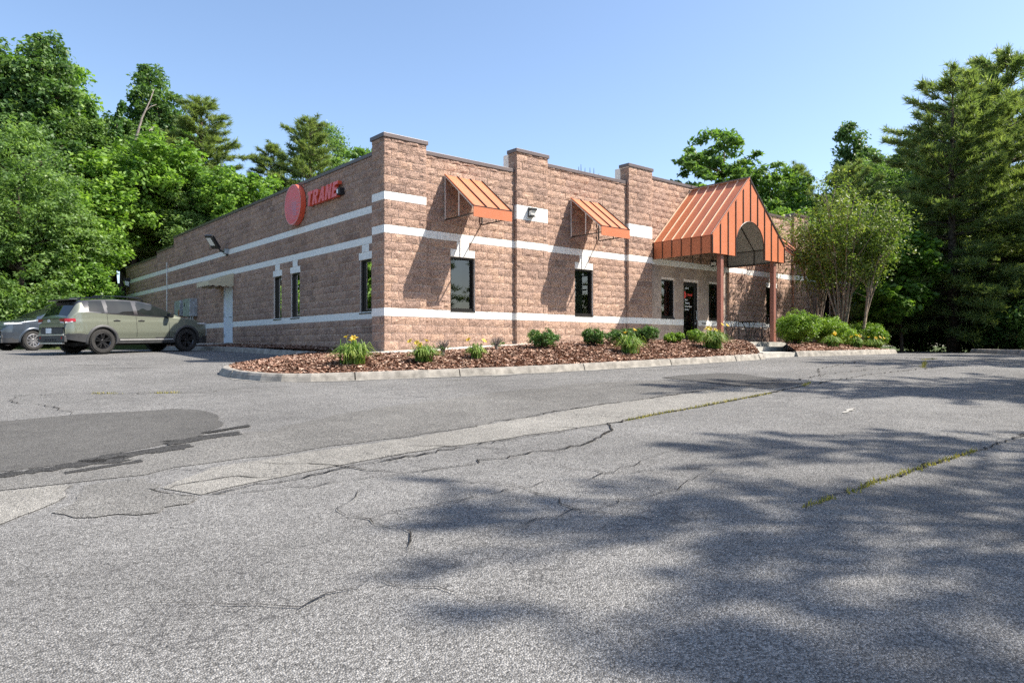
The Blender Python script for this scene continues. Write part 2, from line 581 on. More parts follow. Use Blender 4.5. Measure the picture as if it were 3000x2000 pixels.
sheet('asphalt_strip', [(-7.32,-9.47),(-6.79,-9.0),(-5.92,-8.92),(-4.79,-8.93),(-2.86,-8.67),(-1.58,-8.50),(.52,-8.47),(1.76,-8.42),(3.3,-8.6),(2.97,-9.08),(.75,-9.34),(-.53,-9.44),(-1.6,-9.51),(-2.53,-9.62),(-5.2,-9.55),(-5.99,-9.63),(-6.68,-9.73),(-7.15,-9.86)], .006, M_asphp, lotm, .018, .2)
sheet('asphalt_strip', [(-12,-8.55),(-8.26,-8.81),(-7.82,-8.92),(-7.9,-9.26),(-8.1,-9.55),(-8.33,-9.79),(-12,-9.9)], .006, M_asphp, lotm, .03, .15)
sheet('worn_asphalt', [(-7.75,-9.02),(-7.35,-9.05),(-7.38,-9.5),(-7.2,-9.95),(-7.5,-10.15),(-7.85,-10.0),(-8.05,-9.7),(-7.85,-9.35)], .0065, M_asphd, lotm, .04, .12)
sheet('asphalt_patch', [(2.27,-6.63),(2.99,-6.58),(3.89,-6.77),(4.14,-7.12),(3.42,-8.89),(2.69,-9.02),(2.06,-8.94)], .008, M_asphm, lotm, .01, .3)
for k, (cx, cy, L, W_) in enumerate([(-8.0,-8.2,1.5,.13),(-7.1,-7.95,.9,.16),(-6.45,-7.55,.8,.14),(-8.9,-8.4,1.2,.12),(-6.05,-7.15,.5,.08),(-7.5,-8.4,.6,.06)]):
    pts = []
    rr = random.Random(k)
    for i in range(9): pts.append((cx - L/2 + L*i/8, cy + W_*(.5 + .5*rr.random()) - .10*(i-4)/4*-.6))
    for i in range(8, -1, -1): pts.append((cx - L/2 + L*i/8, cy - W_*(.5 + .5*rr.random()) - .10*(i-4)/4*-.6))
    sheet('raveled_spot', pts, .010, M_asphk, lotm, .05, .06)

def ribbon(name, pts, wd, dz, mat, parent, jig=.03, step=.12, seed=0):
    rr = random.Random(seed)
    P = []
    for a, b in zip(pts[:-1], pts[1:]):
        k = max(1, int(math.dist(a, b)/step))
        for q in range(k):
            t = q/k
            P.append((a[0]+(b[0]-a[0])*t + rr.gauss(0, jig), a[1]+(b[1]-a[1])*t + rr.gauss(0, jig)))
    P.append(pts[-1])
    mb = MB()
    prev = None
    for i, p in enumerate(P):
        a, b = P[max(0, i-1)], P[min(len(P)-1, i+1)]
        L = math.dist(a, b) or 1
        nx, ny = -(b[1]-a[1])/L, (b[0]-a[0])/L
        w2 = wd/2*(.25 + 1.3*rr.random())*min(1, .3 + 3*min(i, len(P)-1-i)/len(P))
        z = gzf(*p) + dz
        cur = (mb.vert(p[0]+nx*w2, p[1]+ny*w2, z), mb.vert(p[0]-nx*w2, p[1]-ny*w2, z))
        if prev: mb.face((prev[0], cur[0], cur[1], prev[1]))
        prev = cur
    return mb.build(name, mat, parent), P

CR = [([(-4.79,-8.9),(-2.86,-8.64),(-1.58,-8.47),(.52,-8.44),(1.76,-8.39),(3.51,-8.58),(5.5,-8.3),(9,-8.6)], .035),
      ([(-7.43,-9.49),(-7.15,-9.88),(-6.4,-9.86),(-5.73,-9.71),(-4.6,-9.65),(-2.6,-9.66)], .04),
      ([(-7.15,-9.9),(-6.2,-10.15),(-5.63,-10.26),(-4.85,-10.28),(-3.71,-10.33),(-3.0,-10.05),(-2.53,-9.66),(-1.6,-9.54),(-.53,-9.47),(.75,-9.37),(2.97,-9.1),(6,-8.9),(11,-9.3)], .045),
      ([(-6.4,-9.15),(-6.1,-9.45),(-5.95,-9.66),(-5.75,-10.0),(-5.63,-10.26)], .025),
      ([(-5.0,-9.3),(-4.7,-9.62),(-4.45,-9.95),(-4.3,-10.2)], .022), ([(-3.3,-9.2),(-3.0,-9.7),(-2.9,-10.05)], .02),
      ([(-7.3,-9.5),(-7.1,-9.45),(-6.75,-9.5),(-6.5,-9.7)], .022),
      ([(-9.5,-1.6),(-7.75,-1.88),(-6.61,-2.44),(-6.28,-2.72),(-5.73,-3.12),(-5.21,-3.44),(-4.49,-3.24),(-3.2,-3.6)], .03),
      ([(-7.6,-2.2),(-7.7,-2.9),(-7.35,-3.6),(-7.25,-4.3),(-7.2,-4.8)], .03),
      ([(-6.2,-10.5),(-6.6,-10.9),(-6.4,-11.5),(-6.75,-12.1)], .014), ([(-5.6,-10.5),(-5.2,-11.2),(-5.35,-11.9),(-4.9,-12.5)], .014),
      ([(-4.6,-10.6),(-4.4,-11.3),(-3.6,-11.7),(-3.3,-12.6)], .014), ([(-6.9,-11.0),(-6.2,-11.2),(-5.2,-11.2),(-4.4,-11.3),(-3.2,-11.1)], .014),
      ([(-6.3,-11.9),(-5.35,-11.9),(-4.6,-12.0),(-3.5,-11.8)], .012),
      ([(-4.2,-12.83),(-3.0,-12.85),(-.8,-12.93),(.23,-12.99),(3,-13.1)], .03),
      ([(4.0,-8.9),(6.5,-7.6),(9.5,-7.2),(14,-7.6)], .03), ([(9.0,-6.2),(12,-6.6),(15,-7.4)], .03), ([(2.0,-5.4),(4.5,-5.8),(7.5,-6.1),(9,-6.2)], .02),
      ([(-2.6,-5.0),(-.5,-5.2),(1.5,-5.9),(2.1,-6.6)], .015), ([(-8,-11.6),(-7.4,-12.2),(-7.0,-12.1),(-6.5,-12.9)], .012)]
CP = []
for k, (pts, wd) in enumerate(CR):
    CP.append(ribbon('crack', pts, wd*.62, .011, M_crack, lotm, .028, .10, k)[1])
# faded paint marks
for k, pts in enumerate([[(-.35,-4.15),(.1,-4.28),(.55,-4.35)], [(-.1,-4.35),(.35,-4.42)], [(3.2,-5.3),(3.7,-5.45)], [(-1.3,-4.3),(-.9,-4.5)], [(.4,-11.0),(.95,-10.9)], [(-5.6,2.9),(-4.9,2.3),(-4.3,1.9)], [(-5.9,4.2),(-5.4,3.8)]]):
    ribbon('faded_paint', pts, .07, .009, M_grime, lotm, .01, .1, 50 + k)

def grass_tufts(name, lines, per_m, h, label):
    V = []; T = []
    r2 = np.random.default_rng(3)
    for pts, spread in lines:
        for a, b in zip(pts[:-1], pts[1:]):
            n = int(math.dist(a, b)*per_m)
            for _ in range(n):
                t = r2.random()
                x = a[0]+(b[0]-a[0])*t + r2.normal(0, spread); y = a[1]+(b[1]-a[1])*t + r2.normal(0, spread)
                z = gzf(x, y); an = r2.random()*6.28; hh = h*(.4 + r2.random()); w_ = .006 + .004*r2.random()
                lx, ly = math.cos(an), math.sin(an); le = (r2.random()*.8)*hh
                V += [(x - ly*w_, y + lx*w_, z), (x + ly*w_, y - lx*w_, z), (x + lx*le*.5, y + ly*le*.5, z + hh*.7), (x + lx*le, y + ly*le, z + hh)]
                T.append(r2.random())
    V = np.array(V); F = np.arange(len(V)).reshape(-1, 4)[:, [0,1,3,2]]
    o = link(name, np_mesh(name, V, F, L_grass, np.array(T)))
    return tag(o, label, 'grass', None, 'stuff')
grass_tufts('crack_grass', [([(-2.2,-9.62),(-1.6,-9.54),(-.53,-9.47),(.1,-9.42)], .014), ([(.1,-9.42),(1.6,-9.3)], .008), ([(-4.1,-12.84),(-3.7,-12.85)],.012),([(-3.5,-12.86),(-3.0,-12.85),(-1.0,-12.93)], .016),
                            ([(-6.61,-2.44),(-6.28,-2.72)], .02), ([(-5.9,-3.0),(-5.5,-3.25)], .02), ([(11.2,-8.0),(11.9,-8.05)], .03), ([(8.5,-9.0),(10.5,-8.3)], .025), ([(2.97,-9.1),(3.6,-8.9)], .02)], 120, .034,
            'dry yellow-green grass growing along the asphalt cracks')

# ------------------------------------------------------------------ beds, walks and kerbs
ISL = [(-3.92,-.08),(-4.07,-.55),(-4.10,-1.01),(-4.08,-1.45),(-4.0,-1.85),(-3.88,-2.25),(-3.63,-2.62),(-3.2,-2.95),(-2.68,-3.18),(-1.75,-3.51),(-.72,-3.82),(.4,-4.15),(1.56,-4.45),(3.83,-4.76),(5.88,-5.08),(7.4,-5.2),(8.17,-5.2)]
BACK = [(-3.92,-.08),(-3.72,.45),(-3.3,1.0),(-2.6,1.55),(-1.75,1.95),(-.95,2.2),(-.5,2.33)]

def walk_z(x, y):
    """walk in front of the building, rising to the porch"""
    return np.interp(x, [-1.2, 0, 3.5, 6.5, 10.2], [-.10, -.045, .12, .19, .20]) + np.where(np.asarray(y) < -.2, -.012, 0)

def offset(path, dist):
    out = []
    for i, p in enumerate(path):
        a, b = path[max(0, i-1)], path[min(len(path)-1, i+1)]
        L = math.dist(a, b) or 1
        out.append((p[0] - (b[1]-a[1])/L*dist, p[1] + (b[0]-a[0])/L*dist))
    return out

def resample(path, step):
    P = [path[0]]
    for a, b in zip(path[:-1], path[1:]):
        k = max(1, int(round(math.dist(a, b)/step)))
        for q in range(1, k+1): P.append((a[0]+(b[0]-a[0])*q/k, a[1]+(b[1]-a[1])*q/k))
    return P

def kerb(name, path, label, joints, inward=1, h=.145, mat=M_kerb, step=.22):
    """kerb laid as separate castings: path is the outer foot, joints are lengths from the start"""
    root = thing(name, label, None, (0,0,0)); root['kind'] = 'structure'
    P = resample(path, step)
    s = [0]
    for a, b in zip(P[:-1], P[1:]): s.append(s[-1] + math.dist(a, b))
    cuts = [0] + [j for j in joints if j < s[-1]-.2] + [s[-1]]
    prof = [(.0, -.12), (.0, .0), (.035, h*.62), (.06, h*.93), (.085, h), (.185, h), (.20, h - .012), (.20, -.12)]
    arr = np.array(P)
    for c0, c1 in zip(cuts[:-1], cuts[1:]):
        ts = [c0 + .012] + [q for q in s if c0 + .05 < q < c1 - .05] + [c1 - .012]
        pts = [(np.interp(t, s, arr[:,0]), np.interp(t, s, arr[:,1])) for t in ts]
        mb = MB(); rings = []
        rr = random.Random(int(c0*100))
        for i, p in enumerate(pts):
            a, b = pts[max(0, i-1)], pts[min(len(pts)-1, i+1)]
            L = math.dist(a, b) or 1
            nx, ny = -(b[1]-a[1])/L*inward, (b[0]-a[0])/L*inward
            z = gzf(*p)
            j = rr.gauss(0, .004)
            rings.append([mb.vert(p[0]+nx*(u+j), p[1]+ny*(u+j), z + v + (rr.gauss(0, .003) if v > 0 else 0)) for u, v in prof])
        for r0, r1 in zip(rings[:-1], rings[1:]):
            for k in range(len(prof)-1):
                mb.face((r0[k], r0[k+1], r1[k+1], r1[k]))
        mb.face(rings[0]); mb.face(rings[-1][::-1])
        mb.build('kerb_stone', mat, root)
    # swept grit in the gutter
    return root
k1 = kerb('island_kerb', ISL, 'pale concrete kerb along the front of the mulch island', [1.2, 4.0, 6.05, 8.95, 11.5, 13.8])
k1b = kerb('island_back_kerb', BACK, 'low concrete kerb on the building side of the mulch island', [1.4, 2.9], inward=-1, h=.10)
ribbon('gutter_grit', offset(ISL[3:], -.09), .13, .006, M_grime, lotm, .015, .3, 77)
ENDC = [(8.19,-5.2),(8.5,-5.15),(8.72,-4.98),(8.72,-4.8)]
kerb('island_end_kerb', ENDC, 'rounded concrete kerb end beside the porch walk', [], h=.14)
RK = [(10.32,-5.08),(12.15,-5.45),(13.6,-5.5),(15.6,-5.35),(17.2,-5.0),(18.5,-4.35),(19.4,-3.4),(19.9,-2.2),(20.3,-1.2)]
kerb('bed_kerb', RK, 'grey concrete kerb around the hedge bed right of the porch', [1.0, 4.3, 6.6, 8.5], h=.15)
LK = [(-.30,2.75),(-.42,4.2),(-.70,6.2),(-.86,8.0),(-.92,10),(-.92,13),(-.92,17.5)]
kerb('side_kerb', LK, 'shaded concrete kerb along the side wall bed', [1.6, 3.4, 5.3, 7.4, 9.6, 12], inward=-1, h=.15)
FK = [(21.3,-5.9),(20.0,-6.75),(18.2,-7.6),(16.9,-8.65),(16.2,-10.0),(15.6,-12.5),(15.2,-14.5),(14.0,-24)]
kerb('lot_edge_kerb', FK, 'long low kerb at the far right edge of the car park under the trees', [2.5, 5.0, 8, 11], inward=1, h=.15)

def bed_back(x):
    return np.interp(x, [-4, -.7, -.35, .25, .6, 9.6, 10.6], [2.4, 2.3, -.6, -1.15, -1.35, -1.35, -2.3])

def isl_front(x):
    p = np.array([q for q in ISL if q[1] < -1.5 or q[0] > -3.9][0:])
    p = np.array(ISL[5:]); 
    return np.interp(x, p[:,0], p[:,1])

def poly_bed(name, outline, zf, res, mat):
    """bed surface on a grid clipped to an outline"""
    pts = [Vector((x, y, 0)) for x, y in outline]
    A = np.array(outline)
    def inside(x, y):
        x = np.atleast_1d(x); y = np.atleast_1d(y); c = np.zeros(len(x), bool); j = len(A)-1
        for i in range(len(A)):
            xi, yi = A[i]; xj, yj = A[j]
            hit = ((yi > y) != (yj > y)) & (x < (xj-xi)*(y-yi)/((yj-yi) if yj != yi else 1e-9) + xi)
            c ^= hit; j = i
        return c
    bm = bmesh.new()
    vs_ = [bm.verts.new((x, y, 0)) for x, y in outline]
    f = bm.faces.new(vs_)
    bmesh.ops.triangulate(bm, faces=[f])
    x0, y0 = A.min(0); x1, y1 = A.max(0)
    for x in np.arange(x0 + res, x1, res):
        bmesh.ops.bisect_plane(bm, geom=bm.verts[:]+bm.edges[:]+bm.faces[:], plane_co=(x,0,0), plane_no=(1,0,0))
    for y in np.arange(y0 + res, y1, res):
        bmesh.ops.bisect_plane(bm, geom=bm.verts[:]+bm.edges[:]+bm.faces[:], plane_co=(0,y,0), plane_no=(0,1,0))
    for v in bm.verts: v.co.z = float(zf(v.co.x, v.co.y))
    bmesh.ops.recalc_face_normals(bm, faces=bm.faces[:])
    me = bpy.data.meshes.new(name); bm.to_mesh(me); bm.free()
    if me.polygons and me.polygons[0].normal.z < 0: me.flip_normals()
    me.materials.append(mat)
    me.polygons.foreach_set('use_smooth', [True]*len(me.polygons))
    return link(name, me), inside, (x0, y0, x1, y1)

ISL_A = np.array(resample(ISL, .25)); BACK_A = np.array(resample(BACK, .25))
def dist_to(x, y, A):
    return np.sqrt(((np.stack([np.ravel(x), np.ravel(y)], 1)[:, None, :] - A[None])**2).sum(2)).min(1)

def isl_z(x, y):
    x = np.atleast_1d(np.asarray(x, float)); y = np.atleast_1d(np.asarray(y, float))
    d = dist_to(x, y, np.concatenate([ISL_A, BACK_A[:9]]))
    base = gz(x, y) + .10
    t = np.clip((d - .15)/2.6, 0, 1)
    top = np.interp(x, [-4, -1.5, 0, 3.5, 6.5, 10.2], [-.28, -.14, -.085, .10, .215, .235])
    return base*(1 - t) + np.maximum(top, base)*t + .07*np.sin(np.pi*t)*np.interp(x, [-4,-2,2],[.2,.5,1])
isl_out = offset(ISL, .17) + [(8.55,-4.95),(9.3,-4.3),(10.2,-3.4),(10.9,-2.75),(10.05,-2.5),(10.0,-1.36),(6,-1.34),(3,-1.34),(.6,-1.33),(.1,-1.15),(-.25,-.7),(-.42,0),(-.5,1.2),(-.55,2.2)] + [(x, y) for x, y in offset(BACK, -.17)[::-1]][:-1]
isl, isl_in, isl_bb = poly_bed('mulch_bed', isl_out, lambda x, y: isl_z(x, y)[0], .35, M_mulchbase)
tag(isl, 'red-brown bark mulch bed of the front island', None, None, 'structure')

def side_z(x, y):
    return gz(x, y)*0 + np.interp(x, [-.9, .66], [-.01, .06]) + np.interp(y, [2.6, 6, 13, 20], [-.06, .02, .10, .12])
side_out = [(-.12,2.8),(-.24,4.2),(-.52,6.2),(-.68,8.0),(-.74,10),(-.74,13),(-.74,17.5),(.62,17.5),(.62,.66),(.05,.66),(.02,2.4)]
sideb, side_in, side_bb = poly_bed('side_mulch_bed', side_out, lambda x, y: float(side_z(x, y)), .4, M_mulchbase)
tag(sideb, 'shaded bark mulch bed along the side wall', None, None, 'structure')

RKA = np.array(resample(RK, .3))
def right_z(x, y):
    x = np.atleast_1d(np.asarray(x, float)); y = np.atleast_1d(np.asarray(y, float))
    d = dist_to(x, y, RKA)
    t = np.clip((d - .15)/2.2, 0, 1)
    return (gz(x, y) + .11)*(1 - t) + .20*t
right_out = [(x, y) for x, y in offset(RK, .17)] + [(22.5,-.3),(24.8,-.05),(14.55,-.05),(14.55,-2.45),(13.6,-2.75),(12.2,-3.75),(10.55,-4.95)]
rightb, right_in, right_bb = poly_bed('hedge_mulch_bed', right_out, lambda x, y: right_z(x, y)[0], .5, M_mulchbase)
tag(rightb, 'bark mulch bed under the hedges right of the porch', None, None, 'structure')

def scatter_chips(name, inside, bb, zf, n, label, near=None):
    r2 = np.random.default_rng(len(name))
    x = bb[0] + r2.random(n)*(bb[2]-bb[0]); y = bb[1] + r2.random(n)*(bb[3]-bb[1])
    k = inside(x, y); x, y = x[k], y[k]; n = len(x)
    z = np.concatenate([np.atleast_1d(zf(x[i:i+4000], y[i:i+4000])) for i in range(0, n, 4000)]) + .006 + .022*r2.random(n)
    an = r2.random(n)*6.283; L = .016 + .036*r2.random(n)**1.6; W_ = L*(.22 + .3*r2.random(n))
    t1 = r2.normal(0, .28, n); t2 = r2.normal(0, .35, n)
    ux = np.stack([np.cos(an)*np.cos(t1), np.sin(an)*np.cos(t1), np.sin(t1)], 1)
    uy = np.stack([-np.sin(an)*np.cos(t2), np.cos(an)*np.cos(t2), np.sin(t2)], 1)
    c = np.stack([x, y, z], 1)
    up = np.cross(ux, uy)
    V = np.stack([c - ux*L[:,None] - uy*W_[:,None], c + ux*L[:,None] - uy*W_[:,None]*.7, c + ux*L[:,None]*.8 + uy*W_[:,None], c - ux*L[:,None]*.9 + uy*W_[:,None]*.8], 1).reshape(-1, 3)
    F = np.arange(4*n).reshape(-1, 4)
    o = link(name, np_mesh(name, V, F, M_chip, r2.random(n)))
    return tag(o, label, 'mulch', None, 'stuff')
scatter_chips('mulch_chips', isl_in, isl_bb, isl_z, 120000, 'loose bark mulch chips covering the front island')
scatter_chips('side_mulch_chips', side_in, side_bb, side_z, 14000, 'loose bark mulch chips beside the side wall')
scatter_chips('hedge_mulch_chips', right_in, right_bb, right_z, 30000, 'loose bark mulch chips under the hedges')

# walk along the front wall, in bays with joints
walk = thing('front_walk', 'narrow pale concrete walk along the foot of the front wall', None); walk['kind'] = 'structure'
wx = [-.42, .3, 1.5, 3.0, 4.5, 6.0, 7.5, 9.0, 10.19]
for a, b in zip(wx[:-1], wx[1:]):
    mb = MB()
    y0 = -1.34 if a > .2 else -1.1
    z = lambda x, y: float(walk_z(x, y))
    a2, b2 = a + .006, b - .006
    top = [(a2, y0, z(a2, -1)), (b2, -1.34, z(b2, -1)), (b2, -.005, z(b2, 0)), (a2, -.005, z(a2, 0))]
    n = len(mb.v); mb.v += top + [(p[0], p[1], p[2] - .5) for p in top]
    for q in ((0,1,2,3),(0,4,5,1),(1,5,6,2),(2,6,7,3),(3,7,4,0)): mb.face([n+i for i in q])
    mb.build('paving_slab', M_concrete, walk)
mb = MB()
top = [(-.43,-1.05,-.085),(-.43,-.005,-.06),(-.012,-.005,-.045),(-.012,2.35,-.10),(-.52,2.6,-.13),(-.50,1.2,-.12)]
n = len(mb.v); mb.v += top + [(p[0], p[1], p[2]-.4) for p in top]
mb.face(range(n, n+6))
for i in range(6): mb.face((n+i, n+(i+1) % 6, n+6+(i+1) % 6, n+6+i))
mb.build('paving_slab', M_concrete, walk)

porch = thing('porch_steps', 'stained concrete porch platform with steps down to the car park', 'steps')
def prism(mb, pts, z0, z1, m=0):
    n = len(mb.v); k = len(pts)
    mb.v += [(x, y, z1) for x, y in pts] + [(x, y, z0) for x, y in pts]
    mb.face(range(n, n+k), m)
    for i in range(k): mb.face((n+i, n+(i+1) % k, n+k+(i+1) % k, n+k+i), m)
mb = MB(); prism(mb, [(10.2,-2.45),(14.5,-2.45),(14.5,-.004),(10.2,-.004)], -.4, .22); mb.build('platform', M_concrete, porch)
mb = MB(); prism(mb, [(11.1,-2.95),(13.45,-2.95),(13.45,-2.456),(11.1,-2.456)], -.4, .06); mb.build('step', M_concrete, porch)
mb = MB(); prism(mb, [(8.76,-4.92),(10.45,-4.99),(13.55,-2.96),(10.98,-2.96)], -.5, -.10); mb.build('landing', M_concrete, porch)

# ------------------------------------------------------------------ building
c8 = .2032
bld = thing('office_building', 'long single-storey office of pinkish split-face block with white bands', 'building')
W_FACE = .6577            # plane of the side wall
FY = .10                  # plane of the recessed front panels
LEN = 24.9
PIERS = [(0, 1.219, 26.0), (4.23, 5.425, 27.8), (9.0, 10.19, 29.6), (14.71, 15.90, 29.6), (19.475, 20.67, 27.8), (23.68, 24.9, 26.0)]
PANELS = [(1.219, 4.23, 25.0), (5.425, 9.0, 26.8), (10.19, 14.71, 28.6), (15.90, 19.475, 26.8), (20.67, 23.68, 25.0)]
CAP = .10

def split_variant(w_, seed, rough=True):
    """one block: local x along the wall, z up, face towards -y"""
    r2 = random.Random(seed)
    mb = MB()
    h = c8 - .011; d = .045
    nx, nz = (4, 3) if w_ > .3 else (2, 3)
    ix = [[0]*(nz+1) for _ in range(nx+1)]
    for i in range(nx+1):
        for k in range(nz+1):
            edge = i in (0, nx) or k in (0, nz)
            o = (r2.uniform(-.004, .012) if edge else r2.uniform(.004, .034)) if rough else (0 if edge else .0005)
            jx = 0 if i in (0, nx) else r2.uniform(-.02, .02)
            jz = 0 if k in (0, nz) else r2.uniform(-.012, .012)
            ix[i][k] = mb.vert(w_*i/nx + jx, -o, h*k/nz + jz)
    bk = {}
    for i in range(nx+1):
        for k in range(nz+1):
            if i in (0, nx) or k in (0, nz): bk[i, k] = mb.vert(w_*i/nx, d, h*k/nz)
    for i in range(nx):
        for k in range(nz): mb.face((ix[i][k], ix[i+1][k], ix[i+1][k+1], ix[i][k+1]))
    for i in range(nx):
        mb.face((ix[i+1][0], ix[i][0], bk[i,0], bk[i+1,0])); mb.face((ix[i][nz], ix[i+1][nz], bk[i+1,nz], bk[i,nz]))
    for k in range(nz):
        mb.face((ix[0][k], ix[0][k+1], bk[0,k+1], bk[0,k])); mb.face((ix[nx][k+1], ix[nx][k], bk[nx,k], bk[nx,k+1]))
    return mb

def white_variant(w_):
    mb = MB(); h = c8 - .007; r_ = .004; d = .045
    q = [(0,0),(w_,0),(w_,h),(0,h)]; p = [(r_,r_),(w_-r_,r_),(w_-r_,h-r_),(r_,h-r_)]
    f = [mb.vert(x, -.004, z) for x, z in p]; e = [mb.vert(x, 0, z) for x, z in q]; b = [mb.vert(x, d, z) for x, z in q]
    mb.face(f)
    for i in range(4):
        j = (i+1) % 4
        mb.face((e[i], e[j], f[j], f[i])); mb.face((b[i], b[j], e[j], e[i]))
    return mb

FULL, HALF = .3955, .1925
VAR = {}
for k in range(10): VAR['s', 'F', k] = split_variant(FULL, k); VAR['s', 'H', k] = split_variant(HALF, 100+k)
for k in range(2): VAR['m', 'F', k] = split_variant(FULL, 200+k, False); VAR['m', 'H', k] = split_variant(HALF, 210+k, False)
VAR['w', 'F', 0] = white_variant(FULL + .006); VAR['w', 'H', 0] = white_variant(HALF + .006)
VMESH = {}
def vmesh(key):
    if key not in VMESH:
        VMESH[key] = VAR[key].mesh({'s': 'block', 'm': 'smooth_block', 'w': 'white_block'}[key[0]], {'s': M_block, 'm': M_smooth, 'w': M_white}[key[0]])
    return VMESH[key]

BLOCKS = []      # (kind, size, variant, origin xyz, rotz, xscale, zscale)
def lay(u0, u1, z0, ztop, face, white, opens, smooth=None, phase=0, start=0):
    """lay courses on one wall face. face(u) -> (x, y), rotz; opens: (ua, ub, za, zb)"""
    r2 = random.Random(int(u0*1000) + int(ztop*100))
    ncs = int(math.ceil((ztop - z0)/c8 - 1e-6))
    for c in range(ncs):
        za = z0 + c*c8
        ci = round(za/c8)
        zs = min(1.0, (ztop - za)/c8)
        if zs < .12: continue
        zc = za + c8*.5*zs
        # free spans in this course
        spans = [(u0, u1)]
        for (a, b, oa, ob) in opens:
            if oa + .01 < zc < ob - .01:
                ns = []
                for s0, s1 in spans:
                    if b <= s0 or a >= s1: ns.append((s0, s1))
                    else:
                        if a - s0 > .02: ns.append((s0, a))
                        if s1 - b > .02: ns.append((b, s1))
                spans = ns
        off = (.2032 if (ci + phase) % 2 else 0)
        for s0, s1 in spans:
            # stretcher bond on a grid anchored at u0
            k = math.floor((s0 - u0 + off)/.4064)
            edges = [s0]
            e = u0 - off + (k+1)*.4064
            while e < s1 - .03:
                if e > s0 + .03: edges.append(e)
                e += .4064
            edges.append(s1)
            for a, b in zip(edges[:-1], edges[1:]):
                um = (a + b)/2; w_ = b - a
                isw = white(um, ci)
                kd = 'w' if isw else ('m' if smooth and smooth(um, zc) else 's')
                sz = 'F' if w_ > .3 else 'H'
                vs_ = 10 if kd == 's' else (2 if kd == 'm' else 1)
                j = .0055
                ref = (FULL if sz == 'F' else HALF) + (.006 if kd == 'w' else 0)
                jj = .0025 if kd == 'w' else j
                (x, y), rz = face(a + jj)
                BLOCKS.append((kd, sz, r2.randrange(vs_), (x, y, za + (.0035 if kd == 'w' else .0055)), rz, (w_ - 2*jj)/ref, zs))

# openings: front windows, entrance, side windows and side door
ZW0, ZW1 = 5*c8, 12*c8
FWIN = [(2.035, 2.835), (6.635, 7.435), (17.47, 18.27), (22.06, 22.86)]
EWIN = [(10.81, 11.53), (13.56, 14.28)]
DOOR = (12.05, 12.92, .22, 2.36)
SWIN = [(1.83, 2.50), (6.50, 7.22), (7.98, 8.68)]
SDOOR = (12.78, 13.82, .20, 2.40)
bl = lambda ci: ci in (4, 14)
def wfront(um, ci):
    if bl(ci): return True
    for a, b in FWIN:
        if ci == 13 and abs(um - (a+b)/2) < .215: return True
        if ci == 12 and a - .03 < um < b + .03: return True
    return False
def wpier(k):
    up = (18,) if k in (0, 5) else (18, 19)
    return lambda um, ci: bl(ci) or ci in up
def wside(um, ci):
    if bl(ci) or ci == 18: return True
    for a, b in SWIN:
        if ci == 13 and abs(um - (a+b)/2) < .2: return True
        if ci == 12 and a - .05 < um < b + .05: return True
    return False
fopen = [(a, b, ZW0, ZW1) for a, b in FWIN]
Z0 = -c8
for k, (a, b, t) in enumerate(PIERS):
    lay(a, b, Z0, t*c8 - CAP, lambda u: ((u, 0.0), 0), wpier(k), [])
for k, (a, b, t) in enumerate(PANELS):
    if k == 2:
        lay(a, b, Z0, t*c8 - CAP, lambda u: ((u, FY), 0), lambda um, ci: bl(ci), [(*q, ZW0 + .03, 2.37) for q in EWIN] + [DOOR],
            smooth=lambda u, z: z < 14*c8)
    else:
        # the key block over a window breaks the course
        ops = [o for o in fopen if a < o[0] < b]
        for o in list(ops):
            m_ = (o[0] + o[1])/2
            lay(m_-.2, m_+.2, 13*c8, 14*c8, lambda u: ((u, FY), 0), lambda um, ci: True, [])
            lay(o[0]-.0, o[1]+.0, 12*c8, 13*c8, lambda u: ((u, FY), 0), lambda um, ci: True, [], phase=1)
            ops += [(m_-.2, m_+.2, 13*c8, 14*c8), (o[0], o[1], 12*c8, 13*c8)]
        lay(a, b, Z0, t*c8 - CAP, lambda u: ((u, FY), 0), lambda um, ci: bl(ci), ops)
# corner pier, side face (faces -x): u runs from the rear towards the front
lay(0, .61, Z0, 26*c8 - CAP, lambda u: ((0.0, .61 - u), R(-90)), lambda um, ci: bl(ci) or ci == 18, [], phase=1)
# side wall: u = distance from the front, laid back to front
SY1 = 31.05
STEPS = [(.62, 21.0, 26.0), (21.0, 24.05, 24.0), (24.05, SY1, 23.0)]
for (a, b, t) in STEPS:
    ops = [(SY1 - q[1], SY1 - q[0], ZW0 - .03, ZW1) for q in SWIN] + [(SY1 - SDOOR[1], SY1 - SDOOR[0], SDOOR[2], SDOOR[3])]
    extra = []
    if a < 1:
        for q in SWIN:
            m_ = SY1 - (q[0]+q[1])/2
            for (p0, p1, z0_, z1_) in ((m_-.2, m_+.2, 13*c8, 14*c8), (SY1-q[1]-.04, SY1-q[0]+.04, 12*c8, 13*c8)):
                lay(p0, p1, z0_, z1_, lambda u: ((W_FACE, SY1 - u), R(-90)), lambda um, ci: True, [], phase=1 if z0_ < 13*c8 else 0)
                extra.append((p0, p1, z0_, z1_))
    lay(SY1 - b, SY1 - a, Z0, t*c8 - CAP, lambda u: ((W_FACE, SY1 - u), R(-90)), lambda um, ci: bl(ci) or ci == 18, ops + extra)
# pier left cheeks (faces -x) down the front
for (a, b, t) in PIERS[1:]:
    lay(0, .10, Z0, t*c8 - CAP, lambda u, a=a: ((a - .0, FY - u), R(-90)), lambda um, ci: bl(ci) or ci in (18, 19), [])
    pt = min(q[2] for q in PANELS if abs(q[1] - a) < .1)
    zz = math.floor(pt)*c8
    lay(0, .26, zz, t*c8 - CAP, lambda u, a=a: ((a - .0, FY + .26 - u), R(-90)), lambda um, ci: False, [], phase=1)

